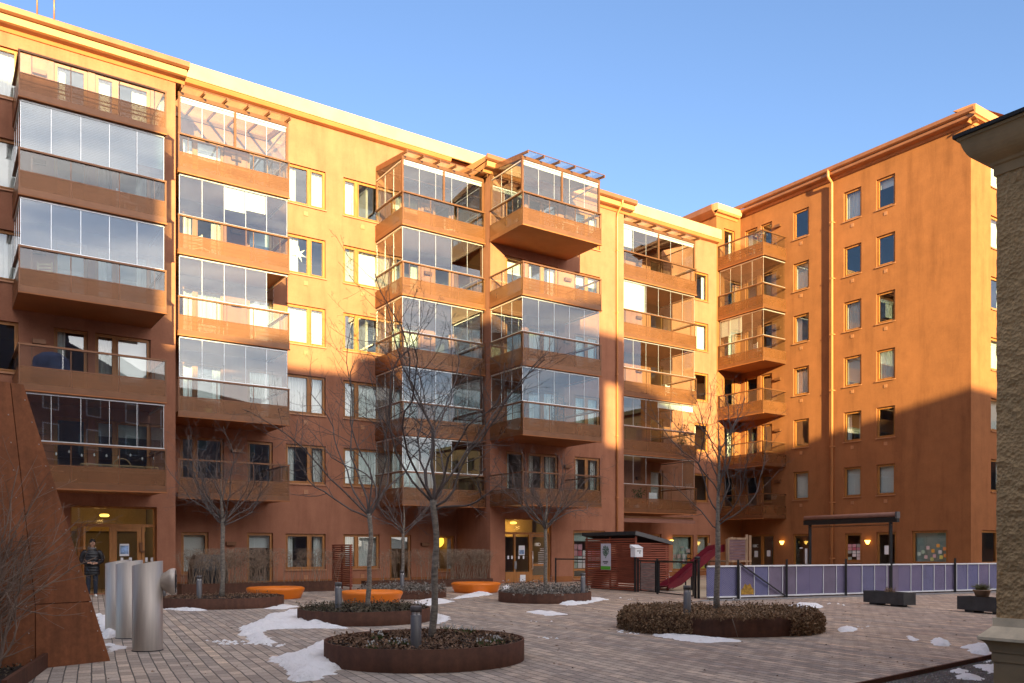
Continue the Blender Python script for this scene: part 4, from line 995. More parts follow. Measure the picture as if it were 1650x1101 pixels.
# ------------------------------------------------------------------ foliage and bare wood
def leaf(mb, c, s, rng, flat=.5):
    """one small folded leaf"""
    d = Vector((rng.gauss(0,1), rng.gauss(0,1), rng.gauss(0,flat))).normalized(); n = Vector((rng.gauss(0,.6), rng.gauss(0,.6), 1)).normalized()
    w = d.cross(n)
    if w.length < .1: w = Vector((1,0,0))
    w.normalize(); c = Vector(c); k = .26*s
    mb.poly([c, c+d*s*.5+w*k+n*s*.08, c+d*s, c+d*s*.5-w*k+n*s*.08])
def branch(mb, p, d, L, r, lv, maxlv, rng, up=.25, wig=.16, kids=(6,6,5), ratio=.55, sides=(6,5,4,3,3), tips=None, spread=(30,60), nseg=None, tipr=.0022, start=.22):
    seg = nseg or max(3, min(8, int(L/.16))); pts = [Vector(p)]; rr = [r]; d = Vector(d).normalized(); st = L/seg
    r_end = max(tipr, r*(.30 if lv < maxlv else .35))
    for i in range(seg):
        if lv == 0 and i: d = (d + d.orthogonal().normalized()*rng.gauss(0,.05) + Vector((rng.gauss(0,wig), rng.gauss(0,wig), rng.gauss(0,wig*.5)))*.75).normalized()
        d = (d + Vector((rng.gauss(0,wig), rng.gauss(0,wig), rng.gauss(0,wig)+up*(.5+.5*i/seg)))*.5).normalized()
        pts.append(pts[-1]+d*st); rr.append(r+(r_end-r)*(i+1)/seg)
    mb.tube(pts, rr, sides[min(lv, len(sides)-1)], cap=False)
    if tips is not None and lv >= maxlv: tips.append((pts[-1], d))
    if lv >= maxlv: return
    n = kids[min(lv, len(kids)-1)]; n = max(2, int(n*rng.uniform(.75, 1.25)*min(1.3, max(.5, L/.9))))
    side = rng.random()*6.28
    for k in range(n):
        f = start+(1-start)*(k+rng.random()*.8)/n; f = min(.98, f); x = f*seg; i = min(seg-1, int(x)); q = pts[i].lerp(pts[i+1], x-i); t = (pts[i+1]-pts[i]).normalized()
        side += 2.4+rng.gauss(0,.4); a = t.orthogonal().normalized(); a.rotate(Quaternion(t, side))
        an = R_(rng.uniform(*spread)); nd = t*math.cos(an)+a*math.sin(an)
        branch(mb, q, nd, L*ratio*(1.05-.55*f)*rng.uniform(.7, 1.25), (r+(r_end-r)*f)*.52, lv+1, maxlv, rng, up, wig, kids, ratio, sides, tips, spread, None, tipr, .18)
def buds(mb, tips, rng, s=.012):
    for p, d in tips:
        n0 = len(mb.v); a = d.orthogonal().normalized()*s*.4; b_ = d.cross(a)
        mb.v += [tuple(p-d*s*.3), tuple(p+a), tuple(p+b_), tuple(p-a), tuple(p-b_), tuple(p+d*s)]
        for i in range(4): mb._f(n0, n0+1+i, n0+1+(i+1) % 4); mb._f(n0+5, n0+1+(i+1) % 4, n0+1+i)
def tree(x, y, zb, fork, limbs, r0, label, seed, trunk_top=None, lean=(0,0), up=.25, lv=3, kids=(6,6,5), ratio=.55, r_l=.5, start=.22, wig=.16, tipr=.0022):
    """limbs: (height along trunk, azimuth deg, angle from vertical deg, length)"""
    rng = random.Random(seed); t_ = thing('bare_tree', label, 'tree', (x, y, zb), 0, 'bare young courtyard trees')
    b = MB(); top = trunk_top or fork; n = 12; pts = []; rr = []
    for i in range(n+1):
        f = i/n; z = (top)*f; w_ = .02*math.sin(f*5+seed)+.012*math.sin(f*13+seed)
        pts.append((lean[0]*f+w_, lean[1]*f+.5*w_, z-.02)); k = r0*(1-.22*min(1, z/fork)) if z <= fork else r0*.72*max(.12, 1-(z-fork)/(top-fork+1e-6)*.88)
        if i == 0: k *= 1.25
        rr.append(k*(1+.04*rng.gauss(0,1)))
    if not trunk_top: rr[-1] *= 1.12; rr[-2] *= 1.06
    b.tube(pts, rr, 12); b.build('trunk', M['bark'], t_)
    c = MB(); tips = []
    def at(z):
        f = max(0, min(1, z/top))*n; i = min(n-1, int(f)); return Vector(pts[i]).lerp(Vector(pts[i+1]), f-i)
    for (h, az, ang, L) in limbs:
        az = R_(az); an = R_(ang); d = Vector((math.sin(an)*math.cos(az), math.sin(an)*math.sin(az), math.cos(an)))
        branch(c, at(h)-d*.02, d, L, r0*r_l*(.75+.25*min(1, L/2.5)), 0, lv, rng, up, wig, kids, ratio, (7,5,4,3,3), tips, (30,70), 13, tipr, start)
    if trunk_top: branch(c, at(top-.02), (0,0,1), .5, rr[-1], 1, lv, rng, up, wig, kids, ratio, (5,4,3,3), tips)
    buds(c, tips, rng); c.build('crown', M['twig'], t_); return t_

def planter(x, y, r, h, label, sx=1.0):
    t_ = thing('round_planter', label, 'planter', (x, y, 0), 0, 'round weathering steel planters')
    b = MB(); f = lambda a: 1.0
    n = 72; b.smooth = True
    for i in range(n):
        an = 2*math.pi*i/n; c, s_ = math.cos(an)*sx, math.sin(an)
        for q, z in ((r, 0), (r, h), (r-.022, h), (r-.022, h-.12)): b.v.append((q*c, q*s_, z))
    for i in range(n):
        j = (i+1) % n
        for k in range(3): b.smooth = k != 1; b._f(4*i+k, 4*j+k, 4*j+k+1, 4*i+k+1)
    b.build('steel_ring', M['corten'], t_)
    b = MB(); b.smooth = True; R2 = 14; rng = random.Random(int(x*100))
    b.v.append((0, 0, h-.02))
    for k in range(1, R2+1):
        for i in range(36):
            an = 2*math.pi*i/36; q = (r-.022)*k/R2; px_, py_ = q*math.cos(an)*sx, q*math.sin(an)
            b.v.append((px_, py_, h-.045+.03*(1-(k/R2)**2)+.02*noise.noise(Vector((px_*4+x, py_*4, 0)))))
    for i in range(36): b._f(0, 1+i, 1+(i+1) % 36)
    for k in range(R2-1):
        for i in range(36): b._f(1+36*k+i, 1+36*(k+1)+i, 1+36*(k+1)+(i+1) % 36, 1+36*k+(i+1) % 36)
    b.build('soil', M['soil'], t_); return t_
def cover(x, y, r, h, mt, n, size, label, hgt=.06, seed=1, sx=1.0, twigs=0, hang=None, name='ground_cover'):
    rng = random.Random(seed); b = MB()
    for k in range(n):
        an = rng.random()*6.283; q = r*math.sqrt(rng.random()); px_, py_ = q*math.cos(an)*sx, q*math.sin(an)
        cl = max(0, noise.noise(Vector((px_*2.2+seed, py_*2.2, 3)))+.25)
        leaf(b, (px_, py_, h-.03+rng.random()*hgt*(.3+1.6*cl)), size*rng.uniform(.5, 1.3), rng)
    if hang:
        for (a0, a1, dens, drop) in hang:
            for k in range(dens):
                an = R_(rng.uniform(a0, a1)); f = rng.random(); out = .03+.13*math.sin(min(1, f*1.6)*math.pi*.62)*rng.uniform(.5, 1.15)+.05*noise.noise(Vector((an*6, f*4, seed)))
                q = r+out; leaf(b, (q*math.cos(an)*sx, q*math.sin(an), h+.06-f*drop*rng.uniform(.75, 1.05)), size*rng.uniform(.6, 1.3), rng, 1.4)
    for k in range(twigs):
        an = rng.random()*6.283; q = r*math.sqrt(rng.random()); p = Vector((q*math.cos(an)*sx, q*math.sin(an), h-.04)); d = Vector((rng.gauss(0,.4), rng.gauss(0,.4), 1)).normalized(); L = rng.uniform(.08, .22)*(1+hgt)
        b.tube([p, p+d*L*.5, p+d*L+Vector((rng.gauss(0,.02), rng.gauss(0,.02), 0))], [.004, .003, .002], 3, False)
        for j in range(4): leaf(b, p+d*L*rng.uniform(.4, 1), size*rng.uniform(.5, 1), rng, 1)
    o = b.build(name, mt, loc=(x, y, 0)); tag(o, label, 'ground cover', kind='stuff'); return o
def bollard(x, y, zb, top, label):
    t_ = thing('bollard_lamp', label, 'bollard lamp', (x, y, zb), 0, 'grey bollard lamps in the planters')
    H = top-zb; r = .07
    b = MB(); b.lathe([(r, -.03), (r, H-.12), (r-.004, H-.118), (.0, H-.118)], (0,0), 28); b.build('column', M['bollard'], t_)
    b = MB(); b.lathe([(r-.018, H-.118), (r-.018, H-.075)], (0,0), 24); b.build('lens', M['blind'], t_)
    b = MB()
    for k in range(5):
        an = k*1.2566; b.bar(((r-.006)*math.cos(an), (r-.006)*math.sin(an), H-.12), ((r-.006)*math.cos(an), (r-.006)*math.sin(an), H-.07), .012, .008)
    b.lathe([(0, H-.075), (r+.002, H-.075), (r+.002, H-.008), (r-.004, H), (0, H)], (0,0), 28); b.build('cap', M['bollard'], t_); return t_
PL = [(-1.2, 11.66, 1.37), (-3.13, 17.92, 1.39), (-7.73, 22.55, 1.47), (-3.44, 26.7, 1.36), (.96, 24.7, 1.36), (3.95, 16.1, 1.62)]
planter(*PL[0], .29, 'nearest round rusty planter, with leaf litter and snowdrops')
planter(*PL[1], .28, 'second round planter, with dark foliage before an orange bench')
planter(*PL[2], .27, 'round planter with bare soil at far left by the hedge', 1.08)
planter(*PL[3], .27, 'low round planter half hidden between two orange benches')
planter(*PL[4], .28, 'round planter with grey shrubs in front of entrance 18D')
planter(*PL[5], .34, 'round planter buried in withered brown foliage in front of the gate', 1.08)
cover(PL[0][0], PL[0][1], 1.30, .29, M['litter'], 5200, .055, 'brown leaf litter covering the nearest round planter', .05, 3)
cover(PL[1][0], PL[1][1], 1.33, .28, M['darkleaf'], 3600, .06, 'dark leathery foliage filling the second round planter', .12, 4, twigs=120)
cover(PL[2][0], PL[2][1], 1.38, .27, M['litter'], 2200, .055, 'sparse dead leaves in the far left round planter', .05, 5, 1.08, twigs=30)
cover(PL[3][0], PL[3][1], 1.32, .27, M['greyleaf'], 2600, .075, 'grey frosted foliage in the planter between the benches', .2, 6, twigs=160, hang=((200, 345, 260, .14),))
cover(PL[4][0], PL[4][1], 1.32, .28, M['greyleaf'], 2600, .075, 'grey winter shrubs in the planter before entrance 18D', .28, 7, twigs=240, hang=((230, 290, 70, .1),))
cover(PL[5][0], PL[5][1], 1.60, .34, M['deadleaf'], 11000, .052, 'withered brown foliage spilling over the planter by the gate', .09, 8, 1.08, twigs=260, hang=((100, 243, 8200, .44), (299, 420, 7200, .42), (243, 299, 700, .07)))
b = MB(); b.tube([(3.75, 14.36, .33), (3.78, 14.30, .2), (3.83, 14.31, .03)], [.008,.008,.005], 5); tag(b.build('dry_stalk', M['tantwig']), 'single dry stalk hanging down the front of the withered planter', 'stalk')
def snowdrops(x, y, s, label):
    rng = random.Random(int(x*1000+y*77)); t_ = thing('snowdrop_clump', label, 'snowdrops', (x, y, .26), 0, 'snowdrop clumps in the nearest planter')
    g_ = MB(); w_ = MB()
    for k in range(int(34*s)):
        d = Vector((rng.gauss(0,.35), rng.gauss(0,.35), 1)).normalized(); p = Vector((rng.gauss(0,.05)*s, rng.gauss(0,.05)*s, 0)); L = rng.uniform(.06,.12); q = d.orthogonal().normalized()*.006
        g_.poly([p-q, p+q, p+d*L+Vector((d.x*.02, d.y*.02, -.005))])
        if k % 3 == 0:
            e = p+d*(L+.02); w_.poly([e, e+Vector((.012,0,-.014)), e+Vector((0,.004,-.03)), e+Vector((-.012,0,-.014))]); w_.poly([e, e+Vector((0,.012,-.014)), e+Vector((.004,0,-.03)), e+Vector((0,-.012,-.014))])
    g_.build('leaves', M['green'], t_); w_.build('blossoms', M['petal'], t_)
for px, py, s_, lb in ((720,1015,1.2,'snowdrops right behind the trunk in the nearest planter'),(755,1020,1.6,'largest snowdrop clump at the back of the nearest planter'),(645,1040,1.6,'snowdrops just left of the bollard in the nearest planter'),(612,1030,1,'snowdrops at the left side of the nearest planter'),(778,1040,1,'small snowdrop tuft near the front right rim'),(802,1036,1.2,'snowdrops closest to the right rim of the nearest planter'),(600,1045,.9,'few snowdrops near the front left rim')):
    snowdrops(*G(px, py, .27), s_, lb)
for (x, y, zb, tp, lb) in ((-1.22, 10.72, .24, .80, 'bollard lamp in the nearest planter beside the trunk'), (-3.57, 17.35, .24, .84, 'bollard lamp in the second planter of dark foliage'), (-8.12, 21.9, .22, .83, 'bollard lamp in the far left planter'),
                           (-3.40, 26.1, .22, .86, 'bollard lamp between the benches, half hidden by a trunk'), (2.02, 24.0, .22, .84, 'bollard lamp in the planter beside entrance 18D'), (3.24, 15.6, .28, .85, 'bollard lamp among the withered brown foliage')):
    bollard(x, y, zb, tp, lb)
# orange ring benches
def bench(x, y, label):
    b = MB(); b.lathe([(.30, .20), (.36, .30), (.42, .335), (.50, .35), (.80, .352), (.855, .335), (.875, .30), (.865, .26), (.76, .03), (.74, .0), (.30, .0)], (0,0), 64)
    b.lathe([(0, .21), (.31, .205)], (0,0), 40)
    return tag(b.build('ring_bench', M['orange'], loc=(x, y, 0)), label, 'bench', 'orange round plastic benches')
bench(-7.3, 26.05, 'orange round bench in front of the bare hedge at left')
bench(-3.95, 23.75, 'orange round bench just behind the second planter')
bench(-1.27, 29.7, 'orange round bench left of entrance 18D, farthest away')
# trees
def ring(h0, h1, n, a0, a1, L0, L1, seed, az0=0):
    r_ = random.Random(seed); return [(h0+(h1-h0)*((k*7) % n)/n, az0+360*k/n+r_.uniform(-18, 18), r_.uniform(a0, a1), r_.uniform(L0, L1)) for k in range(n)]
tree(-1.10, 11.95, .26, 1.98, [(1.92, 178, 50, 2.9), (1.98, 205, 32, 3.0), (1.95, 95, 24, 3.2), (1.97, 340, 30, 3.0), (1.88, 8, 52, 2.7), (1.96, 140, 44, 2.7), (1.93, 285, 40, 2.4), (1.98, 30, 10, 3.4), (1.83, 350, 64, 1.7), (1.97, 165, 20, 3.2), (1.94, 60, 36, 2.8)], .052, 'tallest bare tree in the foreground, growing from the nearest planter', 11, up=.22, kids=(10,5,4), ratio=.40, r_l=.36, wig=.26, start=.30)
tree(-3.06, 18.1, .25, 2.05, [(2.0, 185, 44, 3.9), (2.05, 160, 28, 4.3), (2.02, 20, 24, 4.3), (1.98, 345, 46, 3.3), (2.04, 270, 34, 3.4), (2.0, 90, 36, 3.2), (1.95, 205, 58, 3.0), (2.05, 50, 8, 4.7), (2.03, 10, 36, 3.6)], .056, 'bare tree in the second planter, left of the tallest one', 23, up=.22, kids=(10,5,4), ratio=.36, r_l=.38, wig=.25, start=.30)
tree(-7.77, 22.6, .24, 2.12, ring(1.9, 2.12, 13, 38, 66, 2.0, 2.7, 3, 20)+[(2.5, 40, 24, 1.8), (2.7, 200, 26, 1.7)], .064, 'spreading bare tree in the far left planter before the dark balcony', 31, trunk_top=3.2, up=.24, kids=(11,6,4), ratio=.40, r_l=.33, wig=.21)
tree(-3.43, 26.6, .24, 1.95, ring(1.7, 1.95, 11, 36, 62, 1.9, 2.6, 5, 0), .056, 'small bare tree by the wall, seen left of the nearest trunk', 41, trunk_top=2.7, up=.24, kids=(10,6,4), ratio=.40, r_l=.33, wig=.21)
tree(1.00, 24.8, .25, 2.1, ring(1.85, 2.1, 14, 38, 68, 2.1, 2.9, 7, 10), .062, 'spreading bare tree in front of entrance 18D', 53, trunk_top=2.9, up=.24, kids=(11,7,4), ratio=.40, r_l=.34, wig=.21)
tree(3.98, 16.3, .30, 1.7, [(1.62, 185, 66, 1.7), (1.68, 350, 68, 2.5), (1.8, 60, 40, 2.0), (1.95, 170, 38, 2.7), (2.05, 5, 46, 2.3), (2.2, 250, 30, 2.2), (2.35, 190, 26, 2.4), (2.5, 330, 26, 2.2), (2.6, 100, 26, 1.9), (2.9, 200, 20, 1.6), (3.1, 20, 20, 1.6), (1.75, 300, 58, 1.8)], .058, 'bare tree with a straight leader growing from the withered planter', 67, trunk_top=3.9, up=.28, kids=(9,5,3), ratio=.38, r_l=.27, wig=.24)
# hedges and their planters
def wpt(u, v, z=0): return W(u, v, z)
def planter_box(u0, u1, v0, v1, h, label):
    t_ = thing('planter_box', label, 'planter', W(0,0), ROT)
    b = MB(); th = .02
    for a in ((u0, u1, v1-th, v1), (u0, u1, v0, v0+th), (u0, u0+th, v0+th, v1-th), (u1-th, u1, v0+th, v1-th)): b.fb(FA, *a, 0, h)
    b.build('steel_side', M['corten'], t_); b = MB(); b.fb(FA, u0+th, u1-th, v0+th, v1-th, .02, h-.05); b.build('soil', M['soil'], t_); return t_
def hedge(u0, u1, v0, v1, zb, zt, n, label, seed, dense=None):
    rng = random.Random(seed); b = MB()
    for k in range(n):
        u = rng.uniform(u0, u1) if not dense or rng.random() > .5 else rng.uniform(*dense); u = round(u*3.2)/3.2+rng.gauss(0,.07) if rng.random() < .6 else u
        v = rng.uniform(v0, v1); p = Vector((u, -v, zb)); H = zt-zb; d = Vector((rng.gauss(0,.16), rng.gauss(0,.10), 1)).normalized(); L = H*rng.uniform(.86, 1.04)
        q = p+d*L*.45+Vector((rng.gauss(0,.03), rng.gauss(0,.03), 0)); e = q+Vector((d.x+rng.gauss(0,.18), d.y+rng.gauss(0,.15), 1)).normalized()*L*.55
        r_ = rng.uniform(.005, .010); b.tube([p, q, e], [r_, r_*.8, r_*.4], 4, False)
        for j in range(16):
            f = rng.uniform(.30, 1.0)**.6; c = p.lerp(q, f/.45) if f < .45 else q.lerp(e, (f-.45)/.55); dd = Vector((rng.gauss(0,.9), rng.gauss(0,.7), rng.uniform(.1, 1))).normalized(); l = rng.uniform(.08, .24)
            m_ = c+dd*l; m_.z = min(m_.z, zt+rng.uniform(-.02, .05)); b.tube([c, m_], [.0032, .0018], 3, False)
            dd2 = (dd+Vector((rng.gauss(0,.8), rng.gauss(0,.8), rng.gauss(.2,.5)))).normalized(); m2 = c.lerp(m_, .6); e2 = m2+dd2*l*.6; e2.z = min(e2.z, zt+.04); b.tube([m2, e2], [.0024, .0015], 3, False)
    o = b.build('bare_hedge', M['hedgetwig'], loc=W(0,0)); o.rotation_euler = (0,0,ROT); return tag(o, label, 'hedge')
planter_box(6.75, 12.05, 4.3, 4.95, .36, 'long rusty steel box planter under the left bare hedge')
hedge(6.8, 12.3, 4.4, 4.85, .3, 1.52, 190, 'clipped leafless hedge in the long box planter at left', 3, (6.9, 9.8))
planter_box(13.6, 19.3, 3.85, 4.4, .30, 'rusty steel box planter under the hedge beside bay of entrance 18D')
hedge(14.2, 19.25, 3.9, 4.35, .25, 1.50, 200, 'clipped leafless hedge left of entrance 18D, densest at its right end', 5, (17.4, 19.2))
# slatted screen between the patios
sc = thing('slatted_screen', 'dark red slatted privacy screen between the two hedges', 'screen', W(0,0), ROT)
b = MB(); z = .12
while z < 1.66: b.fb(FA, 12.80, 12.83, 2.9, 4.62, z, z+.056); b.fb(FA, 12.88, 12.91, 2.9, 4.62, z, z+.056); z += .08
b.build('slats', M['redwood'], sc)
for v in (2.95, 3.75, 4.55):
    b = MB(); b.fb(FA, 12.832, 12.878, v-.045, v+.045, 0, 1.68); b.build('post', M['redwood'], sc)
# patio things behind the left hedge
b = MB()
rng = random.Random(4); b.smooth = True
for z0, z1, k0, k1 in ((0,.75,1,1),(.75,1.05,1,.9),(1.05,1.32,.9,.75)):
    w0, w1, d0, d1 = .62*k0, .62*k1, .38*k0, .38*k1
    for (ax, ay), (bx, by) in zip(((-1,-1),(1,-1),(1,1),(-1,1)), ((1,-1),(1,1),(-1,1),(-1,-1))): b.quad((ax*w0, ay*d0, z0), (bx*w0, by*d0, z0), (bx*w1, by*d1, z1), (ax*w1, ay*d1, z1))
b.quad((-.465,-.285,1.32),(.465,-.285,1.32),(.465,.285,1.32),(-.465,.285,1.32))
o = b.build('covered_furniture', M['black'], loc=W(8.3, 2.2)); o.rotation_euler = (0,0,ROT); tag(o, 'furniture under a black cover on the patio behind the left hedge', 'covered furniture')
tr = thing('trellis', 'brown lattice trellis on the patio beside the glazed door', 'trellis', W(0,0), ROT)
b = MB()
for k in range(-12, 14):
    for s_ in (1, -1):
        pts = []
        for j in range(0, 31):
            z = .25+1.3*j/30; u = 9.25+k*.12+s_*(z-.9)*.55
            if 9.2 <= u <= 10.3: pts.append((u, z))
        if len(pts) > 1: b.bar(FA(pts[0][0], 2.5+.01*s_, pts[0][1]), FA(pts[-1][0], 2.5+.01*s_, pts[-1][1]), .016, .008)
M['lattice'] = mat('brown_lattice', (.24,.16,.11), .8); b.build('lattice', M['lattice'], tr); b = MB()
for u in (9.2, 10.3): b.fb(FA, u-.015, u+.015, 2.48, 2.52, 0, 1.57)
b.fb(FA, 9.22, 10.28, 2.49, 2.51, 1.55, 1.57); b.build('frame', M['lattice'], tr)
# bare shrub and bed at the left edge
b = MB(); b.poly([(-5.98, 10.85, .06), (-5.2, 8.6, .06), (-12, 5, .06), (-12, 8, .06)]); structure(b.build('soil_bed', M['soil']))
b = MB(); b.bar((-5.97, 10.80, .09), (-5.15, 8.55, .09), .05, .2); tag(b.build('bed_edging', M['corten']), 'rusty steel edging of the soil bed at bottom left', 'edging')
cover(-6.6, 9.6, .9, .1, M['darkleaf'], 700, .06, 'dark litter on the soil bed at bottom left', .06, 12)
rng = random.Random(77)
for i, (x, y, lb, nst) in enumerate(((-6.75, 9.9, 'big leafless shrub with pale twigs in front of the rusty wedge', 70), (-6.15, 9.55, 'smaller leafless shrub close to the bed edging at bottom left', 12))):
    b = MB(); tips = []
    for k in range(nst):
        an = rng.uniform(-.9, 1.5); t = R_(rng.uniform(5, 42)); d = Vector((math.sin(t)*math.cos(an), math.sin(t)*math.sin(an)*.6, math.cos(t)))
        branch(b, (rng.gauss(-.1,.26), rng.gauss(0,.16), .02), d, rng.uniform(1.4, 2.6)*(1 if i == 0 else .6), rng.uniform(.012, .02), 0, 2, rng, .10, .15, (8,4), .42, (5,4,3), tips, (22,55), 8, .0018, .2)
    buds(b, tips, rng, .012); tag(b.build('bare_shrub', M['tantwig'], loc=(x, y, .05)), lb, 'shrub')
# ------------------------------------------------------------------ shed, gate, fence, playground
SC = Vector((4.42, 30.16, 0)); S1 = Vector((-.5, .866, 0)); S2 = Vector((.824, .5666, 0))
sh = thing('slatted_shed', 'dark red slatted shed with black sloping roof and white banner', 'shed', SC, 0)
def sp(a, b_, z): return S1*a + S2*b_ + Vector((0,0,z))
WS, DS = 3.1, 1.65
b = MB(); z = .03
while z < 1.93:
    b.bar(sp(-.02, -.015, z+.027), sp(WS, -.015, z+.027), .022, .055); b.bar(sp(WS+.01, 0, z+.027), sp(WS+.01, DS, z+.027), .022, .055)
    if z < 1.93-.16: b.bar(sp(-.012, 0, z+.027), sp(-.012, DS, z+.027), .022, .055)
    z += .083
b.build('slats', M['redwood'], sh)
for a, q in ((.02, .03), (WS*.5, .03), (WS-.03, .03), (.02, DS-.04), (WS-.03, DS-.04)):
    b = MB(); zt = 1.98-.2*q/DS; p = sp(a, q, 0); b.bar(p, p+Vector((0,0,zt)), .07); b.build('post', M['redwood'], sh)
b = MB(); b.bar(sp(.1, DS-.06, 1.0), sp(WS-.1, DS-.06, 1.0), .02, 1.6); b.bar(sp(.9, .08, 1.55), sp(.9, DS-.1, 1.55), .03, .4); b.build('boarding', M['redwood'], sh)
b = MB(); o_ = .11
top = [sp(-o_, -o_, 2.16), sp(WS+o_, -o_, 2.16), sp(WS+o_, DS+o_, 1.80), sp(-o_, DS+o_, 1.80)]; bot = [p-Vector((0,0,.125)) for p in top]
b.poly(top); b.poly(bot[::-1])
for i in range(4): j = (i+1) % 4; b.quad(top[i], bot[i], bot[j], top[j])
b.build('roof', M['roofing'], sh)
b = MB(); b.bar(sp(-o_-.012, -o_, 2.10), sp(-o_-.012, DS+o_, 1.74), .02, .14); b.build('verge_trim', M['bollard'], sh)
# banner with a round tree emblem
M['banner'] = mat('banner_cloth', (.62,.62,.70), .7, var=.03); M['emblem'] = mat('emblem_green', (.10,.17,.13), .8, var=.5, scale=30); M['brightgreen'] = mat('banner_green', (.10,.42,.03), .6, var=.1)
b = MB()
for o0 in (-.030, -.040): b.quad(sp(1.43, o0, .745), sp(2.05, o0, .745), sp(2.05, o0, 1.725), sp(1.43, o0, 1.725))
b.quad(sp(1.43, -.03, 1.725), sp(2.05, -.03, 1.725), sp(2.05, -.04, 1.725), sp(1.43, -.04, 1.725)); b.quad(sp(1.43, -.03, .745), sp(1.43, -.03, 1.725), sp(1.43, -.04, 1.725), sp(1.43, -.04, .745)); b.quad(sp(2.05, -.03, .745), sp(2.05, -.03, 1.725), sp(2.05, -.04, 1.725), sp(2.05, -.04, .745))
bn = b.build('banner', M['banner'], sh)
def flat(pts, off, mt, name, par=sh):
    q = MB(); q.poly([sp(1.74-x, -.044-off, z) for x, z in pts]); return q.build(name, mt, par)
rng = random.Random(6); b = MB()
for k in range(150):
    an = rng.random()*6.28; q = math.sqrt(rng.random()); x, z = .19*q*math.cos(an), 1.46+.2*q*math.sin(an); r_ = rng.uniform(.014, .028); n0 = len(b.v)
    b.poly([sp(1.74-x-r_*math.cos(t), -.045-.0004*(k % 5), z+r_*math.sin(t)) for t in (0, 1.05, 2.1, 3.14, 4.2, 5.2)])
b.build('tree_emblem', M['emblem'], sh)
flat([(-.012, 1.30), (.012, 1.30), (.012, 1.22), (.06, 1.16), (.02, 1.185), (-.02, 1.185), (-.06, 1.16), (-.012, 1.22)], .002, M['emblem'], 'emblem_trunk')
b = MB(); xs = -.17
for k in range(9):
    w_ = rng.uniform(.022, .03); b.bar(sp(1.74-xs, -.046, 1.045), sp(1.74-xs-w_, -.046, 1.045), .003, rng.uniform(.05, .08)); xs += w_+.010
xs = -.11
for k in range(7): b.bar(sp(1.74-xs, -.046, .975), sp(1.74-xs-.018, -.046, .975), .003, .035); xs += .031
b.build('banner_lettering', M['bollard'], sh)
flat([(-.30, .755), (.30, .755), (.30, .88), (-.30, .88)], .003, M['brightgreen'], 'banner_stripe')
# gate between shed and fence
GL, GR = Vector((4.46, 30.02, 0)), Vector((5.73, 25.9, 0)); GD = (GR-GL).normalized(); LG = (GR-GL).length
gt = thing('gate', 'black steel playground gate with a boarded leaf and an open-frame leaf', 'gate')
gp = lambda t, z: GL+GD*t+Vector((0,0,z))
for t in (0.05, 1.55, LG-.2, LG):
    b = MB(); b.bar(gp(t, 0), gp(t, 1.17), .07); b.lathe([(.0, 1.17), (.05, 1.17), (.05, 1.19), (0, 1.2)], gp(t, 0)[:2], 8); b.build('post', M['black'], gt)
b = MB()
for t0, t1 in ((.25, 1.42), (1.68, LG-.34)):
    for z in (.06, 1.10): b.bar(gp(t0, z), gp(t1, z), .04)
    for t in (t0, t1): b.bar(gp(t, .06), gp(t, 1.10), .04)
b.bar(gp(.05, 1.12), gp(LG, 1.12), .035); b.build('leaf_frame', M['black'], gt)
M['greywood'] = mat('weathered_boards', (.25,.19,.17), .85, var=.3, scale=3, stretch=(1,1,9))
b = MB(); z = .10
while z < 1.02: b.bar(gp(.29, z+.045), gp(1.38, z+.045), .02, .085); z += .094
b.build('boarding', M['greywood'], gt)
b = MB(); b.lathe([(.0, 1.2), (.09, 1.2), (.09, 1.29), (.0, 1.3)], gp(LG-.08, 0)[:2], 10); b.build('gate_closer', M['black'], gt)
mbx = thing('mailbox', 'white steel mailbox on the black post beside the slatted shed', 'mailbox', gp(.0, 0)+Vector((-.05,-.1,0)), math.atan2(S2.y, S2.x))
b = MB(); b.box(-.16, .20, -.12, .12, 1.24, 1.56); n0 = len(b.v); b.v += [(-.18,-.15,1.561),(.22,-.15,1.561),(.22,.14,1.561),(-.18,.14,1.561),(-.18,.14,1.68),(.22,.14,1.68)]
for f in ((0,1,5,4),(1,2,5),(0,4,3),(2,3,4,5),(0,3,2,1)): b._f(*[n0+i for i in f])
b.build('box', M['white'], mbx); b = MB(); b.box(-.08, .12, -.123, -.12, 1.44, 1.47); b.box(.04, .07, -.125, -.12, 1.36, 1.42); b.build('slot', M['black'], mbx); b = MB(); b.bar((0,.06,0), (0,.06,1.24), .06); b.build('bracket', M['black'], mbx)
lf = thing('low_fence', 'low black railing between entrance 18D and the slatted shed', 'fence')
p0, p1 = Vector((1.76, 34.0, 0)), Vector((2.9, 33.0, 0))
b = MB(); b.bar(p0+Vector((0,0,1.12)), p1+Vector((0,0,1.12)), .05); b.build('rail', M['black'], lf)
for p in (p0, p1): b = MB(); b.bar(p, p+Vector((0,0,1.17)), .06); b.build('post', M['black'], lf)
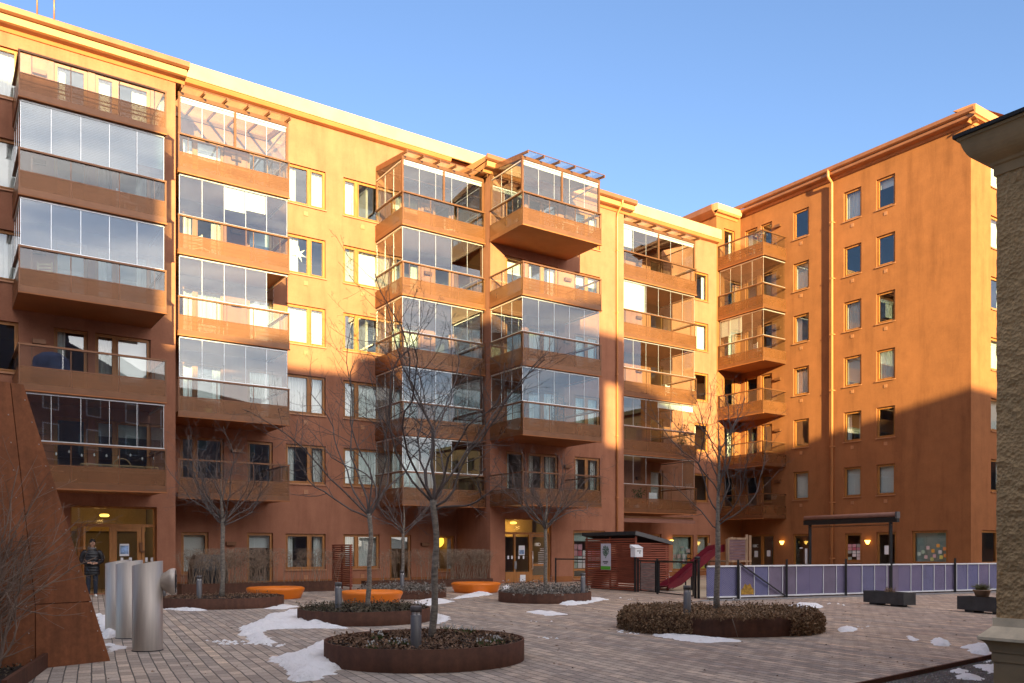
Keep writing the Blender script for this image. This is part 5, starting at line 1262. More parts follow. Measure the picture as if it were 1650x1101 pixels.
# purple fence
FD = Vector((.913, .408, 0)); FN = Vector((.408, -.913, 0)); F0 = Vector((5.85, 25.36, 0))
fe = thing('purple_fence', 'long purple panelled playground fence with white battens and chain-link front', 'fence')
fp = lambda t, z, o=0: F0+FD*t+FN*o+Vector((0,0,z))
def mat_link(name, c):
    m, t, out = nt(name); tc = N(t, 'ShaderNodeTexCoord')
    def dg(v, s):
        d = N(t, 'ShaderNodeVectorMath', operation='DOT_PRODUCT'); t.links.new(tc.outputs['Object'], d.inputs[0]); d.inputs[1].default_value = v
        k = N(t, 'ShaderNodeMath', operation='MULTIPLY'); t.links.new(d.outputs['Value'], k.inputs[0]); k.inputs[1].default_value = s
        p = N(t, 'ShaderNodeMath', operation='PINGPONG'); t.links.new(k.outputs[0], p.inputs[0]); p.inputs[1].default_value = .5
        l = N(t, 'ShaderNodeMath', operation='LESS_THAN'); t.links.new(p.outputs[0], l.inputs[0]); l.inputs[1].default_value = .07; return l.outputs[0]
    a, b_ = dg((.646, .288, .707), 22), dg((.646, .288, -.707), 22)
    mx = N(t, 'ShaderNodeMath', operation='MAXIMUM'); t.links.new(a, mx.inputs[0]); t.links.new(b_, mx.inputs[1])
    vec = coord(t); base = ramp(t, noise_n(t, vec, 1.3, 6, .7), [(.28, tuple(x*.62 for x in c)), (.5, c), (.72, (c[0]*1.35, c[1]*1.3, c[2]*1.12))])
    col = mixc(t, mx.outputs[0], base, (.27,.26,.31)); principled(t, out, col, .75, 0, None, .3); return m
PUR = [mat_link('blue_violet_board', (.105,.105,.25)), mat_link('violet_board', (.13,.10,.205)), mat_link('mauve_board', (.155,.11,.175)), mat_link('periwinkle_board', (.115,.11,.235))]
t = .06; k = 0; order = [0,3,1,0,2,2,1,1,2,1,1,3,1,2,1,1,3,1,1,3,0,1,3,0,1,3,3,1,0,1]
LF = 15.2
pst = (1.12, 3.02, 5.5, 10.6, LF)
b = MB(); b.bar(fp(0, 1.0, .03), fp(LF, 1.0, .03), .045); b.bar(fp(0, .07, .03), fp(LF, .07, .03), .04); b.build('rail', M['white'], fe)
xs = [0, .55, 1.22]; 
while xs[-1] < LF-.3: xs.append(xs[-1]+.56)
for i in range(len(xs)-1):
    q = MB(); q.bar(fp(xs[i]+.0, .53, 0), fp(min(LF, xs[i+1])-.004, .53, 0), .02, .90); q.build('fence_panel', PUR[order[i % len(order)]], fe)
for i, x in enumerate(xs[2:], 2):
    if i in (7, 10, 14): continue
    b = MB()
    b.bar(fp(x, .09, .022), fp(x, .985, .022), .04, .018) if i > 2 else b.bar(fp(x, .0, .03), fp(x, 1.0, .03), .13, .03)
    b.build('batten', M['white'], fe)
for x in pst:
    b = MB(); b.bar(fp(x, 0, .075), fp(x, 1.2, .075), .055); b.build('post', M['black'], fe)
b = MB(); b.bar(fp(1.16, 1.08, .10), fp(2.98, .03, .10), .035); b.build('brace', M['black'], fe)
b = MB(); b.bar(fp(0, .025, .03), fp(LF, .025, .03), .02, .03); b.build('base_rail', M['black'], fe)
M['yellowpaint'] = mat('yellow_ochre_paint', (.40,.22,.03), .8, var=.6, scale=9)
b = MB(); c0 = 1.53; b.poly([fp(c0+.27*math.cos(a)*(1+.16*math.sin(a*5)), .12+.33*max(0, math.sin(a))*(1+.12*math.sin(a*7)), .0135) for a in [math.pi*i/24 for i in range(25)]]); b.build('painted_patch', M['yellowpaint'], fe)
# play tower with slide
M['slide'] = mat('crimson_slide', (.14,.005,.016), .4, var=.15, scale=2)
pt = thing('play_tower', 'wooden play tower with a crimson slide behind the gate', 'play tower')
P0 = Vector((5.62, 30.35, 0)); PD = S2; PQ = Vector((-.5666, .824, 0))
pr = [(0, .18), (.35, .20), (.7, .30), (1.2, .60), (2.6, 1.45), (3.0, 1.50)]
b = MB()
for (a, z), (a2, z2) in zip(pr, pr[1:]):
    p, q = P0+PD*a, P0+PD*a2
    for s_ in (0, .5):
        b.quad(p+PQ*s_+Vector((0,0,z-.08)), q+PQ*s_+Vector((0,0,z2-.08)), q+PQ*s_+Vector((0,0,z2+.2)), p+PQ*s_+Vector((0,0,z+.2 if a > 0 else z+.04)))
        b.quad(p+PQ*(s_+.02)+Vector((0,0,z-.08)), q+PQ*(s_+.02)+Vector((0,0,z2-.08)), q+PQ*(s_+.02)+Vector((0,0,z2+.2)), p+PQ*(s_+.02)+Vector((0,0,z+.2 if a > 0 else z+.04)))
    b.quad(p+Vector((0,0,z)), q+Vector((0,0,z2)), q+PQ*.5+Vector((0,0,z2)), p+PQ*.5+Vector((0,0,z)))
b.build('slide', M['slide'], pt)
b = MB(); p = P0+PD*1.3
b.bar(p+PQ*.1, p+PQ*.1+Vector((0,0,.66)), .05); b.bar(p+PQ*.4, p+PQ*.4+Vector((0,0,.66)), .05); b.build('support', M['black'], pt)
M['larch'] = mat('weathered_larch', (.32,.20,.12), .8, var=.3, scale=3, stretch=(3,3,.5)); M['plumboard'] = mat('plum_boards', (.17,.095,.10), .85, var=.3, scale=2, stretch=(1,1,9), bump=.2)
TB = P0+PD*2.95
for a, s_, zt in ((0, -.15, 1.9), (0, .75, 1.75), (1.3, -.15, 2.05), (1.3, .75, 2.0), (1.1, -.15, 2.08)):
    b = MB(); p = TB+PD*a+PQ*s_; b.bar(p, p+Vector((0,0,zt)), .09); b.build('post', M['larch'], pt)
b = MB(); b.bar(TB+PD*-.05+PQ*.3+Vector((0,0,1.05)), TB+PD*1.35+PQ*.3+Vector((0,0,1.05)), 1.0, .06); b.build('platform', M['larch'], pt)
b = MB(); z = 1.14
while z < 1.86: b.bar(TB+PD*.03+PQ*-.2+Vector((0,0,z)), TB+PD*.98+PQ*-.2+Vector((0,0,z)), .025, .105); z += .115
b.build('board_panel', M['plumboard'], pt)
b = MB()
for p_, q_ in (((0, 1.06), (1.0, 1.06)), ((0, 1.92), (1.0, 1.92)), ((0, 1.06), (0, 1.92)), ((1.0, 1.06), (1.0, 1.92))): b.bar(TB+PD*p_[0]+PQ*-.21+Vector((0,0,p_[1])), TB+PD*q_[0]+PQ*-.21+Vector((0,0,q_[1])), .05, .07)
b.build('panel_frame', M['larch'], pt)
# child's balance bike behind the gate
bk = thing('child_bicycle', 'small pale child bicycle with a dark blue jacket hung on it, behind the gate', 'bicycle', (5.75, 31.9, 0), .5)
M['navy'] = mat('navy_cloth', (.03,.04,.09), .9, var=.3)
def wheel(c, r, par):
    b = MB(); pts = [(c+r*math.cos(a), 0, r+r*math.sin(a)) for a in [2*math.pi*i/20 for i in range(21)]]; b.tube(pts, .018, 6, False); b.build('tyre', M['black'], par)
    b = MB(); [b.bar((c, 0, r), (c+r*math.cos(a), 0, r+r*math.sin(a)), .006) for a in [math.pi*i/4 for i in range(8)]]; b.build('spokes', M['silver'], par)
for nm, c in (('front_wheel', .34), ('rear_wheel', -.30)):
    w_ = bpy.data.objects.new('wheel', None); COL.objects.link(w_); w_.parent = bk; wheel(c, .2, w_)
b = MB(); b.tube([(-.30,0,.2),(-.05,0,.28),(.24,0,.52)], .016, 6); b.tube([(-.30,0,.2),(-.12,0,.5),(.24,0,.52)], .014, 6); b.tube([(.34,0,.2),(.24,0,.52),(.21,0,.66)], .014, 6); b.tube([(.21,-.2,.68),(.21,.2,.68)], .012, 6); b.build('frame', M['white'], bk)
b = MB(); b.lathe([(0,.5),(.07,.5),(.06,.55),(0,.56)], (-.14,0), 10); b.build('saddle', M['black'], bk)
jk = MB(); jk.smooth = True
jk.lathe([(.02,1.0),(.10,.97),(.13,.88),(.15,.72),(.14,.58),(.10,.52),(0,.5)], (5.60, 31.6), 12, lambda a: 1+.18*math.sin(a*3)); tag(jk.build('jacket', M['navy']), 'dark blue child jacket hanging above the small bicycle', 'jacket')
# awning on two posts
aw = thing('terrace_awning', 'freestanding rolled terrace awning on two black posts above the purple fence', 'awning')
A0, A1 = Vector((11.08, 31.9, 0)), Vector((12.87, 28.2, 0)); AD = (A1-A0).normalized(); AN = Vector((AD.y, -AD.x, 0))
if AN.y > 0: AN = -AN
for p in (A0+AD*.25, A1-AD*.25): b = MB(); b.bar(p, p+Vector((0,0,2.5)), .09); b.build('post', M['black'], aw)
M['awncloth'] = mat('red_brown_awning', (.24,.11,.075), .7, var=.15)
up_ = Vector((0,0,1))
b = MB(); b.tube([A0+up_*2.68, A1+up_*2.68], .085, 16); b.build('fabric_roll', M['awncloth'], aw)
b = MB(); b.bar(A0-AD*.02+up_*2.51, A1+AD*.05+up_*2.51, .13, .17); b.build('cassette', M['black'], aw)
b = MB(); b.bar(A0+AD*.2+up_*2.34, A1-AD*.2+up_*2.34, .04, .04); b.build('front_bar', M['rail'], aw)
b = MB(); b.bar(A1+up_*2.66, A1+AD*.06+up_*2.66, .16, .22); b.build('end_cap', M['bollard'], aw)
# concrete troughs on the paving
def trough(x, y, label):
    t_ = thing('concrete_planter', label, 'planter', (x, y, 0), math.atan2(-.954, .3), 'dark concrete planter troughs')
    b = MB(); L, D, h0, h1, th = 1.5, .40, .055, .375, .04
    b.box(0, L, 0, D, h0, h1-.06)
    for q in ((0, L, 0, th), (0, L, D-th, D), (0, th, th, D-th), (L-th, L, th, D-th)): b.box(*q, h1-.06, h1)
    b.build('trough', M['concrete'], t_)
    for xx in (.32, 1.12): b = MB(); b.box(xx-.14, xx+.14, .05, D-.05, 0, .055); b.build('foot', M['concrete'], t_)
    b = MB(); b.box(th, L-th, th, D-th, h1-.06, h1-.03); b.build('soil', M['soil'], t_); return t_
trough(9.75, 23.41, 'dark concrete planter trough in front of the purple fence')
trough(10.88, 20.62, 'dark concrete planter trough with a grass pot, cut off by the stucco corner')
cover(10.25, 22.85, .16, .36, M['deadleaf'], 130, .05, 'dry reddish plant in the concrete trough before the fence', .12, 15, twigs=26)
def grasspot(x, y, z, r, h, mt_pot, label, tall=.3, n=160, mt=None, seed=1, cat='potted plant', up=1.0, name='potted_plant'):
    t_ = thing(name, label, cat, (x, y, z)); rng = random.Random(seed)
    b = MB(); b.lathe([(0,0),(r*.72,0),(r,h*.9),(r*1.06,h*.9),(r*1.06,h),(r*.92,h),(r*.9,h-.02),(0,h-.02)], (0,0), 18); b.build('pot', mt_pot, t_)
    b = MB()
    for k in range(n):
        d = Vector((rng.gauss(0,.55/up), rng.gauss(0,.55/up), 1)).normalized(); L = tall*rng.uniform(.6, 1.1); p = Vector((rng.gauss(0,r*.3), rng.gauss(0,r*.3), h-.02)); q = d.orthogonal().normalized()*.006
        m_ = p+d*L*.6; e = m_+(d+Vector((d.x*1.2, d.y*1.2, -.4))).normalized()*L*.4
        b.poly([p-q, p+q, m_+q*.8, m_-q*.8]); b.poly([m_-q*.8, m_+q*.8, e])
    b.build('foliage', mt or M['green'], t_); return t_
M['terracotta'] = mat('pale_terracotta', (.36,.24,.16), .85, var=.2)
M['drygrass'] = leafmat('dry_green_grass', [(.10,.10,.04),(.19,.17,.08),(.07,.08,.03)])
grasspot(11.26, 20.2, .375, .19, .17, M['terracotta'], 'clay pot of tufted green grass standing on the cut-off concrete trough', .24, 420, M['drygrass'], 3)

# ------------------------------------------------------------------ things on the balconies
def leafy(u, v, z, h, r, label, seed, n=150, size=.09, mt='green', pot='white', trunk=True):
    rng = random.Random(seed); p = W(u, v, z); t_ = thing('potted_plant', label, 'potted plant', p)
    b = MB(); pr_ = min(.16, r*.6); b.lathe([(0,0),(pr_*.75,0),(pr_,.24),(pr_*.9,.24),(pr_*.88,.22),(0,.22)], (0,0), 14); b.build('pot', M[pot], t_)
    b = MB()
    for k in range(6):
        d = Vector((rng.gauss(0,r*.6), rng.gauss(0,r*.6), h-.25)); b.tube([(0,0,.2), d*.5+Vector((0,0,.2)), d+Vector((0,0,.2))], [.009,.006,.003], 4, False)
        for j in range(n//6):
            f = rng.uniform(.25, 1); leaf(b, Vector((0,0,.2))+d*f+Vector((rng.gauss(0,r*.35), rng.gauss(0,r*.35), rng.gauss(0,.05))), size*rng.uniform(.6,1.3), rng, .9)
    b.build('foliage', M[mt], t_); return t_
sl = lambda n: Rr(n)-1.19
def chair(u, v, z, rz, label, mt, slat=False):
    t_ = thing('balcony_chair', label, 'chair', W(u, v, z), ROT+rz)
    b = MB(); b.box(-.23,.23,-.22,.22,.42,.46); b.build('seat', M[mt], t_)
    b = MB()
    if slat:
        for k in range(4): b.box(-.23,.23,.21,.235,.52+.1*k,.58+.1*k)
    else: b.box(-.23,.23,.21,.24,.50,.90)
    b.build('backrest', M[mt], t_)
    for x in (-.21,.21):
        for y in (-.2,.22): b = MB(); b.bar((x,y,0),(x,y,.92 if y > 0 else .42),.03); b.build('leg', M[mt], t_)
    return t_
def table(u, v, z, label, mt='white', w=.4, h=.72):
    t_ = thing('balcony_table', label, 'table', W(u, v, z), ROT)
    b = MB(); b.box(-w,w,-.3,.3,h-.03,h); b.build('tabletop', M[mt], t_)
    for x in (-w+.05,w-.05):
        for y in (-.25,.25): b = MB(); b.bar((x,y,0),(x,y,h-.03),.035); b.build('leg', M[mt], t_)
    return t_
M['pine'] = mat('pine_wood', (.42,.28,.14), .6, var=.2)
b = MB(); b.smooth = True; b.lathe([(.42,0),(.46,.3),(.46,.72),(.40,.98),(.22,1.14),(0,1.2)], (0,0), 20, lambda a: 1+.25*abs(math.cos(a)))
tag(b.build('covered_barbecue', M['navy'], loc=W(3.05, 4.2, sl(3))), 'barbecue under a dark blue cover on the open third-floor left balcony', 'covered barbecue')
chair(2.95, 4.4, sl(4), 2.6, 'pine slatted chair on the left balcony above the covered barbecue', 'pine', True)
chair(5.2, 4.3, sl(5), .4, 'white chair on the left balcony with the slat blinds', 'white', True)
bn2 = thing('bamboo_bench', 'long bamboo bench on the lowest left balcony over the entrance', 'bench', W(5.0, 4.5, sl(2)), ROT)
b = MB(); b.box(-1.15,1.15,-.22,.22,.40,.44); b.build('seat', M['pine'], bn2); b = MB(); b.bar((-1.15,.2,.66),(1.15,.2,.66),.04); b.bar((-1.15,.2,.58),(1.15,.2,.58),.03)
for k in range(12): b.bar((-1.15+.209*k,.2,.44),(-1.15+.209*k,.2,.66),.02)
b.tube([(.05+.27*math.cos(a),.2,.62+.27*math.sin(a)) for a in [math.pi*i/14 for i in range(15)]], .02, 6); b.build('backrest', M['pine'], bn2)
for x in (-1.1,0,1.1): b = MB(); b.bar((x,0,0),(x,0,.4),.05); b.build('leg', M['pine'], bn2)
sl_ = MB(); pts = []
for k in range(41):
    a = 2.6+3.5*k/40; pts.append(W(a, 4.75, Rr(2)-.16-.10*abs(math.sin(k*math.pi/10))))
sl_.tube(pts, .006, 3, False); sg = sl_.build('string_lights', M['black']); tag(sg, 'string of bulbs under the handrail of the lowest left balcony', 'string lights')
b = MB()
for k in range(2, 40, 4): b.lathe([(0,pts[k].z-.11),(.03,pts[k].z-.08),(.028,pts[k].z-.05),(.012,pts[k].z-.015),(0,pts[k].z)], pts[k][:2], 8)
b.build('bulb', M['white'], sg)
table(9.6, 1.5, sl(6), 'small pine table in the glazed roofed balcony nearest the left bay', 'pine')
chair(8.3, 1.3, sl(5), 2.2, 'pale folding chair on the balcony with half-drawn white blinds', 'white', True)
chair(10.35, 1.6, sl(3), .2, 'black chair in the glazed balcony above the first open balcony', 'black')
table(8.7, 1.4, sl(4), 'white table on the balcony with the folded-open end glazing', 'white', .5)
leafy(19.3, 1.7, sl(5), .75, .28, 'bushy pale plant at the right end of a fifth-floor balcony', 4, 180, .10, 'greyleaf')
chair(18.9, 1.5, sl(6), 1.1, 'rounded white chair in the roofed balcony left of the second bay', 'white')
table(17.3, 1.7, sl(4), 'white table in the shaded glazed balcony behind the tallest tree', 'white', .5)
leafy(23.6, 4.5, sl(3), .7, .26, 'dark fern in the shaded corner balcony over entrance 18D', 9, 160, .10, 'green', 'black')
sc2 = thing('ornamental_screen', 'dark cut-out ornamental screen standing in the shaded glazed corner balcony', 'screen', W(22.85, 4.2, sl(3)), ROT)
b = MB(); rng = random.Random(2)
for x in (-.34, 0, .34): b.bar((x,0,0.0),(x,0,1.85),.03)
for z in (.06, 1.83): b.bar((-.34,0,z),(.34,0,z),.03)
b.build('frame', M['darksteel'], sc2); b = MB()
for k in range(46):
    x, z = rng.uniform(-.3,.3), rng.uniform(.15,1.75); an = rng.random()*6.28; l = rng.uniform(.08,.18); b.bar((x-l*math.cos(an),0,z-l*math.sin(an)),(x+l*math.cos(an),0,z+l*math.sin(an)),.022)
b.build('tracery', M['darksteel'], sc2)
table(21.3, 4.5, sl(4), 'low dark table in the corner balcony catching the shadow edge', 'darksteel', .5, .5)
chair(21.2, 4.3, sl(5), 2.9, 'grey chair on the open fifth-floor corner balcony', 'bollard', True)
table(23.2, 4.4, sl(6), 'white table in the topmost projecting corner balcony', 'white', .45)
leafy(33.0, 1.9, sl(3), 1.75, .22, 'tall bamboo in a pot at the open end of the sunlit third-floor balcony', 12, 260, .12)
leafy(29.9, 1.7, sl(2), 1.1, .28, 'green pot plant in the half-open balcony above the brown awning', 14, 200, .11)
chair(31.0, 1.6, sl(2), 2.9, 'white armchair in the half-open balcony above the brown awning', 'white')
leafy(31.3, 1.8, sl(5), .8, .3, 'leafy white-potted plant behind the glass beside the big roller blind', 15, 180, .10, 'greyleaf')
leafy(32.6, 1.9, sl(6), .8, .25, 'dark pot plant at the right end of the roofed far balcony', 16, 160, .10, 'darkleaf')
chair(32.4, 1.7, sl(4), .3, 'white chair at the right end of the sunlit fourth-floor far balcony', 'white', True)
zB = lambda n: 4.62+2.92*(n-2)-1.19
leafy(38.15, 3.05, zB(7)+.0, 1.35, .30, 'dry plume grass on the highest corner balcony of the right block', 17, 220, .10, 'greyleaf', 'white')
leafy(38.3, .7, zB(6), .8, .32, 'bushy plant on the corner balcony second from the top', 18, 260, .08, 'darkleaf')
chair(38.4, 2.6, zB(5), 1.2, 'white round-backed chair on the corner balcony with drawn blind', 'white', True)
table(38.7, 1.5, zB(7), 'white table on the highest corner balcony', 'white', .35)

# ------------------------------------------------------------------ the person at the left entrance
def skin_obj(name, V, E, mt, par, sub=2, root=0):
    me = bpy.data.meshes.new(name); me.from_pydata([v[:3] for v in V], E, []); me.materials.append(mt)
    o = bpy.data.objects.new(name, me); COL.objects.link(o); o.parent = par
    bm_ = bmesh.new(); bm_.from_mesh(me); ly = bm_.verts.layers.skin.verify(); bm_.verts.ensure_lookup_table()
    for i, v in enumerate(V):
        r = v[3]; bm_.verts[i][ly].radius = r if hasattr(r, '__len__') else (r, r); bm_.verts[i][ly].use_root = i == root
    bm_.to_mesh(me); bm_.free()
    s = o.modifiers.new('skin', 'SKIN'); s.use_smooth_shade = True; s.branch_smoothing = .3
    ss = o.modifiers.new('sub', 'SUBSURF'); ss.levels = sub; ss.render_levels = sub; return o
M['skin'] = mat('skin', (.48,.27,.18), .55, var=.06); M['hair'] = mat('dark_hair', (.012,.009,.008), .6, var=.3, scale=40)
M['puffer'] = mat('black_puffer_nylon', (.010,.010,.012), .38, var=.2); M['jeans'] = mat('dark_jeans', (.020,.026,.042), .85, var=.25, scale=12); M['shoe'] = mat('white_shoe', (.7,.7,.68), .6)
pe = thing('person', 'person in a long black puffer jacket and dark jeans leaving the open entrance', 'person', (-13.32, 26.75, 0.0), R_(28))
# x = the person's left (picture right), -y = forwards
V = [(0,0,.98,(.15,.11)), (0,0,1.12,(.14,.10)), (0,.01,1.30,(.16,.11)), (0,.01,1.46,(.12,.08)), (0,-.0,1.55,.055), (.01,-.02,1.62,.065), (.012,-.03,1.70,(.078,.092)), (.012,-.02,1.78,(.072,.085)),
     (.17,.01,1.42,.040), (.26,.025,1.20,.036), (.13,-.22,1.07,.034), (.07,-.25,1.07,.026),
     (-.17,.01,1.42,.040), (-.26,.025,1.20,.036), (-.13,-.20,1.08,.034), (-.06,-.245,1.085,.026),
     (.09,0,.90,.085), (.10,-.03,.50,.058), (.10,.02,.09,.042), (.11,-.10,.045,.036), (.12,-.18,.035,.026),
     (-.09,0,.90,.085), (-.10,.01,.50,.058), (-.11,.06,.09,.042), (-.11,-.06,.045,.036), (-.11,-.14,.035,.026)]
E = [(0,1),(1,2),(2,3),(3,4),(4,5),(5,6),(6,7),(3,8),(8,9),(9,10),(10,11),(3,12),(12,13),(13,14),(14,15),(0,16),(16,17),(17,18),(18,19),(19,20),(0,21),(21,22),(22,23),(23,24),(24,25)]
hp = [(.035,-.085,1.69),]
# nose, ears (the head is turned to the person's left)
fx, fy = math.sin(R_(35)), -math.cos(R_(35))
V.append((.012+fx*.10, -.03+fy*.10, 1.69, .013)); E.append((6, len(V)-1))
for s_ in (1, -1): V.append((.012-fy*s_*-.0+math.cos(R_(35))*.085*s_, -.02+math.sin(R_(35))*.085*s_, 1.69, (.014,.022))); E.append((6, len(V)-1))
# fingers and thumbs
for base, sx in ((11, -1), (15, 1)):
    bx, by, bz = V[base][:3]
    for k in range(4):
        L = (.032,.036,.034,.027)[k]; z = bz+.022-.016*k
        V.append((bx+sx*.022, by-.012, z, .0095)); E.append((base, len(V)-1)); a = len(V)-1
        V.append((bx+sx*(.022+L), by-.020, z-.004, .0088)); E.append((a, a+1)); V.append((bx+sx*(.026+L), by+.008, z-.008, .0078)); E.append((a+1, a+2))
    V.append((bx-sx*.012, by-.026, bz+.032, .0098)); E.append((base, len(V)-1)); V.append((bx+sx*.016, by-.036, bz+.046, .0085)); E.append((len(V)-2, len(V)-1))
skin_obj('body', V, E, M['skin'], pe)
b = MB(); b.smooth = True; prof_j = [(.70,.225,.165),(.80,.232,.172),(.95,.225,.17),(1.10,.215,.165),(1.25,.222,.165),(1.38,.225,.155),(1.45,.20,.135),(1.50,.14,.11),(1.56,.10,.095)]
def jr(z):
    for (z0, a, c_), (z1, a1, c1) in zip(prof_j, prof_j[1:]):
        if z0 <= z <= z1: f = (z-z0)/(z1-z0); return a+(a1-a)*f, c_+(c1-c_)*f
    return prof_j[-1][1:]
NZ, NA = 86, 28
for i in range(NZ+1):
    z = .70+.86*i/NZ; a, c_ = jr(z); q = abs(math.sin(math.pi*(z-.70)/.088))**.5; k = .93+.07*q
    for jn in range(NA):
        an = 2*math.pi*jn/NA; wv = 1+.02*noise.noise(Vector((3*math.cos(an), 3*math.sin(an), z*9)))
        b.v.append((a*k*wv*math.cos(an), .005+c_*k*wv*math.sin(an), z))
for i in range(NZ):
    for jn in range(NA): b._f(i*NA+jn, i*NA+(jn+1) % NA, (i+1)*NA+(jn+1) % NA, (i+1)*NA+jn)
for s_ in (1, -1):
    ctl = [Vector((s_*.15,.01,1.44)), Vector((s_*.215,.015,1.40)), Vector((s_*.262,.025,1.29)), Vector((s_*.285,.035,1.19)), Vector((s_*.262,-.02,1.13)), Vector((s_*.20,-.11,1.095)), Vector((s_*.115,-.205,1.075))]
    rr0 = [.085,.092,.090,.084,.080,.070,.056]; pts, rr = [], []
    for k in range(len(ctl)-1):
        for q in range(8): f = q/8; pts.append(ctl[k].lerp(ctl[k+1], f)); L_s = k+f; rr.append((rr0[k]+(rr0[k+1]-rr0[k])*f)*(.92+.08*abs(math.sin(L_s*math.pi*.95))**.5))
    pts.append(ctl[-1]); rr.append(.052); b.tube(pts, rr, 14)
b.build('jacket', M['puffer'], pe)
b = MB(); b.smooth = True; b.lathe([(.028,.0),(.03,.004),(.0,.006)], (0,0), 10); em = b.build('arm_badge', M['white'], pe); em.rotation_euler = (0, math.pi/2, 0); em.location = (.352, .02, 1.27)
b = MB(); b.tube([(.10*math.cos(a), .005+.098*math.sin(a), 1.555+.02*math.sin(a)) for a in [2*math.pi*i/20 for i in range(21)]], [.036]*21, 8, False); b.build('hood', M['bollard'], pe)
T = [(0,0,.92,(.155,.12)), (.09,0,.84,.098), (.10,-.03,.50,.073), (.10,.02,.06,.062), (-.09,0,.84,.098), (-.10,.01,.50,.073), (-.11,.06,.06,.062)]
skin_obj('trousers', T, [(0,1),(1,2),(2,3),(0,4),(4,5),(5,6)], M['jeans'], pe)
for x, y in ((.105, -.06), (-.11, -.02)):
    skin_obj('shoe', [(x, y+.09, .055, .05), (x, y, .05, .048), (x+.005, y-.09, .04, .042), (x+.008, y-.15, .035, .034)], [(0,1),(1,2),(2,3)], M['shoe'], pe)
q = MB(); q.smooth = True; n0 = 0
for i in range(9):
    for j in range(20):
        th = math.pi*.56*i/8; a = 2*math.pi*j/20; fr_ = math.cos(a-math.atan2(fy, fx)); lim = 1.0 if fr_ < .2 else 1-.38*(fr_-.2)
        th *= lim; q.v.append((.012+.090*math.sin(th)*math.cos(a), -.022+.102*math.sin(th)*math.sin(a), 1.745+.107*math.cos(th)))
for i in range(8):
    for j in range(20): q._f(i*20+j, i*20+(j+1) % 20, (i+1)*20+(j+1) % 20, (i+1)*20+j)
q.build('hair', M['hair'], pe)
for s_ in (1, -1):
    cx, cy = .012+fx*.088-fy*.030*s_, -.03+fy*.088+fx*.030*s_
    b = MB(); b.lathe([(0,1.708),(.009,1.712),(.011,1.717),(.009,1.722),(0,1.726)], (cx, cy), 10); b.build('eye', M['hair'], pe)
b = MB(); mx_, my_ = .012+fx*.088, -.03+fy*.088; b.bar((mx_-fy*-.022, my_+fx*-.022, 1.652), (mx_-fy*.022, my_+fx*.022, 1.652), .008); b.build('mouth', mat('lips', (.33,.12,.10), .5), pe)

# ------------------------------------------------------------------ light, sky, camera
AZ = math.atan2(.2842, -.9588)                  # clockwise from +Y
EL = R_(10.1)
sd = Vector((.2842*math.cos(EL), -.9588*math.cos(EL), math.sin(EL)))
L = bpy.data.lights.new('sun', 'SUN'); L.energy = SUN; L.angle = R_(.53); L.color = (1.0, .80, .36)
lo = bpy.data.objects.new('sun', L); COL.objects.link(lo); lo.rotation_mode = 'QUATERNION'; lo.rotation_quaternion = sd.to_track_quat('Z', 'Y'); lo.location = (20, -60, 40)
w = bpy.data.worlds.new('World'); scene.world = w; w.use_nodes = True; t = w.node_tree; t.nodes.clear()
sk = t.nodes.new('ShaderNodeTexSky'); sk.sky_type = 'NISHITA'; sk.sun_disc = False; sk.sun_elevation = EL; sk.sun_rotation = AZ
sk.air_density = 1.0; sk.dust_density = .6; sk.ozone_density = 2.0; sk.altitude = 20
bg = t.nodes.new('ShaderNodeBackground'); bg.inputs['Strength'].default_value = SKY; ow = t.nodes.new('ShaderNodeOutputWorld')
tint = mixc(t, 1.0, sk.outputs[0], (.43, .44, .515), 'MULTIPLY')                     # the photograph's white balance
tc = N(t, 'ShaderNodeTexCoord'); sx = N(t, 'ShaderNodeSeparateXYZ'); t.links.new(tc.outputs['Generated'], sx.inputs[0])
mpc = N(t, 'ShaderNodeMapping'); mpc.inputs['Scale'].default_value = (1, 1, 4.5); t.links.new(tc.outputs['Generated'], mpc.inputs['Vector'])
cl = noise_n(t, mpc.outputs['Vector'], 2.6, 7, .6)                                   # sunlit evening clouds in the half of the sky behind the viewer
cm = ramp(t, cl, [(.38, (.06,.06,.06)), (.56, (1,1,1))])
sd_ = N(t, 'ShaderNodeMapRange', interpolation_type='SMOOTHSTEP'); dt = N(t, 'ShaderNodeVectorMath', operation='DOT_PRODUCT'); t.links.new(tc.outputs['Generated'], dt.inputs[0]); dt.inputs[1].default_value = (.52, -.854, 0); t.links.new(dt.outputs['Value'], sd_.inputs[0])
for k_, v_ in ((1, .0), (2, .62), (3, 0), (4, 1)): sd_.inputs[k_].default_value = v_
zn = N(t, 'ShaderNodeMapRange', interpolation_type='SMOOTHSTEP'); t.links.new(sx.outputs[2], zn.inputs[0])     # more cloud added overhead, out of view, to brighten the shaded ground
for k_, v_ in ((1, .66), (2, .93), (3, 0), (4, 1)): zn.inputs[k_].default_value = v_
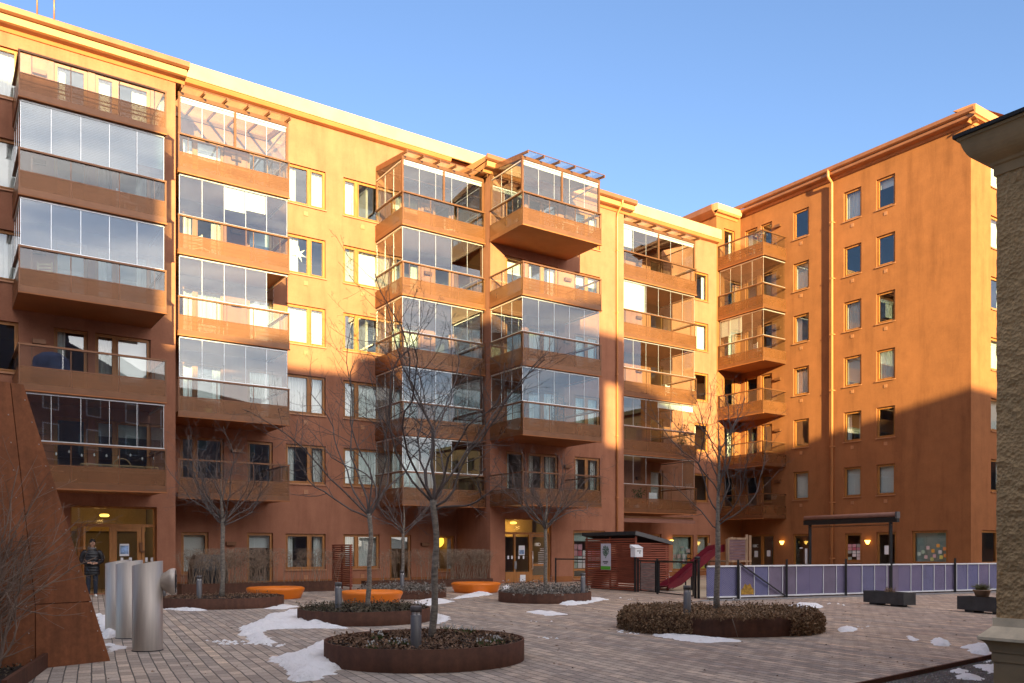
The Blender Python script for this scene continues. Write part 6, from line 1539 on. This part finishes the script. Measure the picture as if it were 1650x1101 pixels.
mxz = N(t, 'ShaderNodeMath', operation='MAXIMUM'); t.links.new(sd_.outputs[0], mxz.inputs[0]); t.links.new(zn.outputs[0], mxz.inputs[1])
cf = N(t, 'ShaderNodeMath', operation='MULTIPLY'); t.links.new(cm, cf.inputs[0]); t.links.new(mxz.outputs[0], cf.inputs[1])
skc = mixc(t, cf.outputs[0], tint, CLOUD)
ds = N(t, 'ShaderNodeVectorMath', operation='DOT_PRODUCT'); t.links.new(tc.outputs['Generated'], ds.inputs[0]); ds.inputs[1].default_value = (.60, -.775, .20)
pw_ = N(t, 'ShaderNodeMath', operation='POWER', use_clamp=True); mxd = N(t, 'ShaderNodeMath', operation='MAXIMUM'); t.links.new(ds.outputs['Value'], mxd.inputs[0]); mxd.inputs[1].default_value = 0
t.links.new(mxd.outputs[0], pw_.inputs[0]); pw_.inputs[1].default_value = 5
gl_ = mixc(t, .75, pw_.outputs[0], mixc(t, 1.0, pw_.outputs[0], cm, 'MULTIPLY'))                    # added sky glow, out of view, aimed to brighten reflections in shaded panes
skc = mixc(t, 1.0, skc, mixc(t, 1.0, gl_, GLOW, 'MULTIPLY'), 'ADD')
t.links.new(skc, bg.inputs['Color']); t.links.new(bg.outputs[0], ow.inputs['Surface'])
cam = bpy.data.cameras.new('camera'); co = bpy.data.objects.new('camera', cam); COL.objects.link(co); scene.camera = co
co.location = (0, 0, EYE); co.rotation_euler = (math.pi/2, 0, 0)
cam.sensor_width = 36; cam.lens = 36*FPX/1650; cam.shift_y = (YHP-550.5)/1650; cam.clip_start = .1; cam.clip_end = 2000
scene.view_settings.view_transform = 'Standard'; scene.view_settings.look = 'None'; scene.view_settings.gamma = 1; scene.view_settings.exposure = EXPO
scene.cycles.max_bounces = 12; scene.cycles.transparent_max_bounces = 40; scene.cycles.diffuse_bounces = 4; scene.cycles.glossy_bounces = 4; scene.cycles.caustics_reflective = False; scene.cycles.caustics_refractive = False
scene.cycles.sample_clamp_indirect = 6; scene.cycles.use_denoising = True
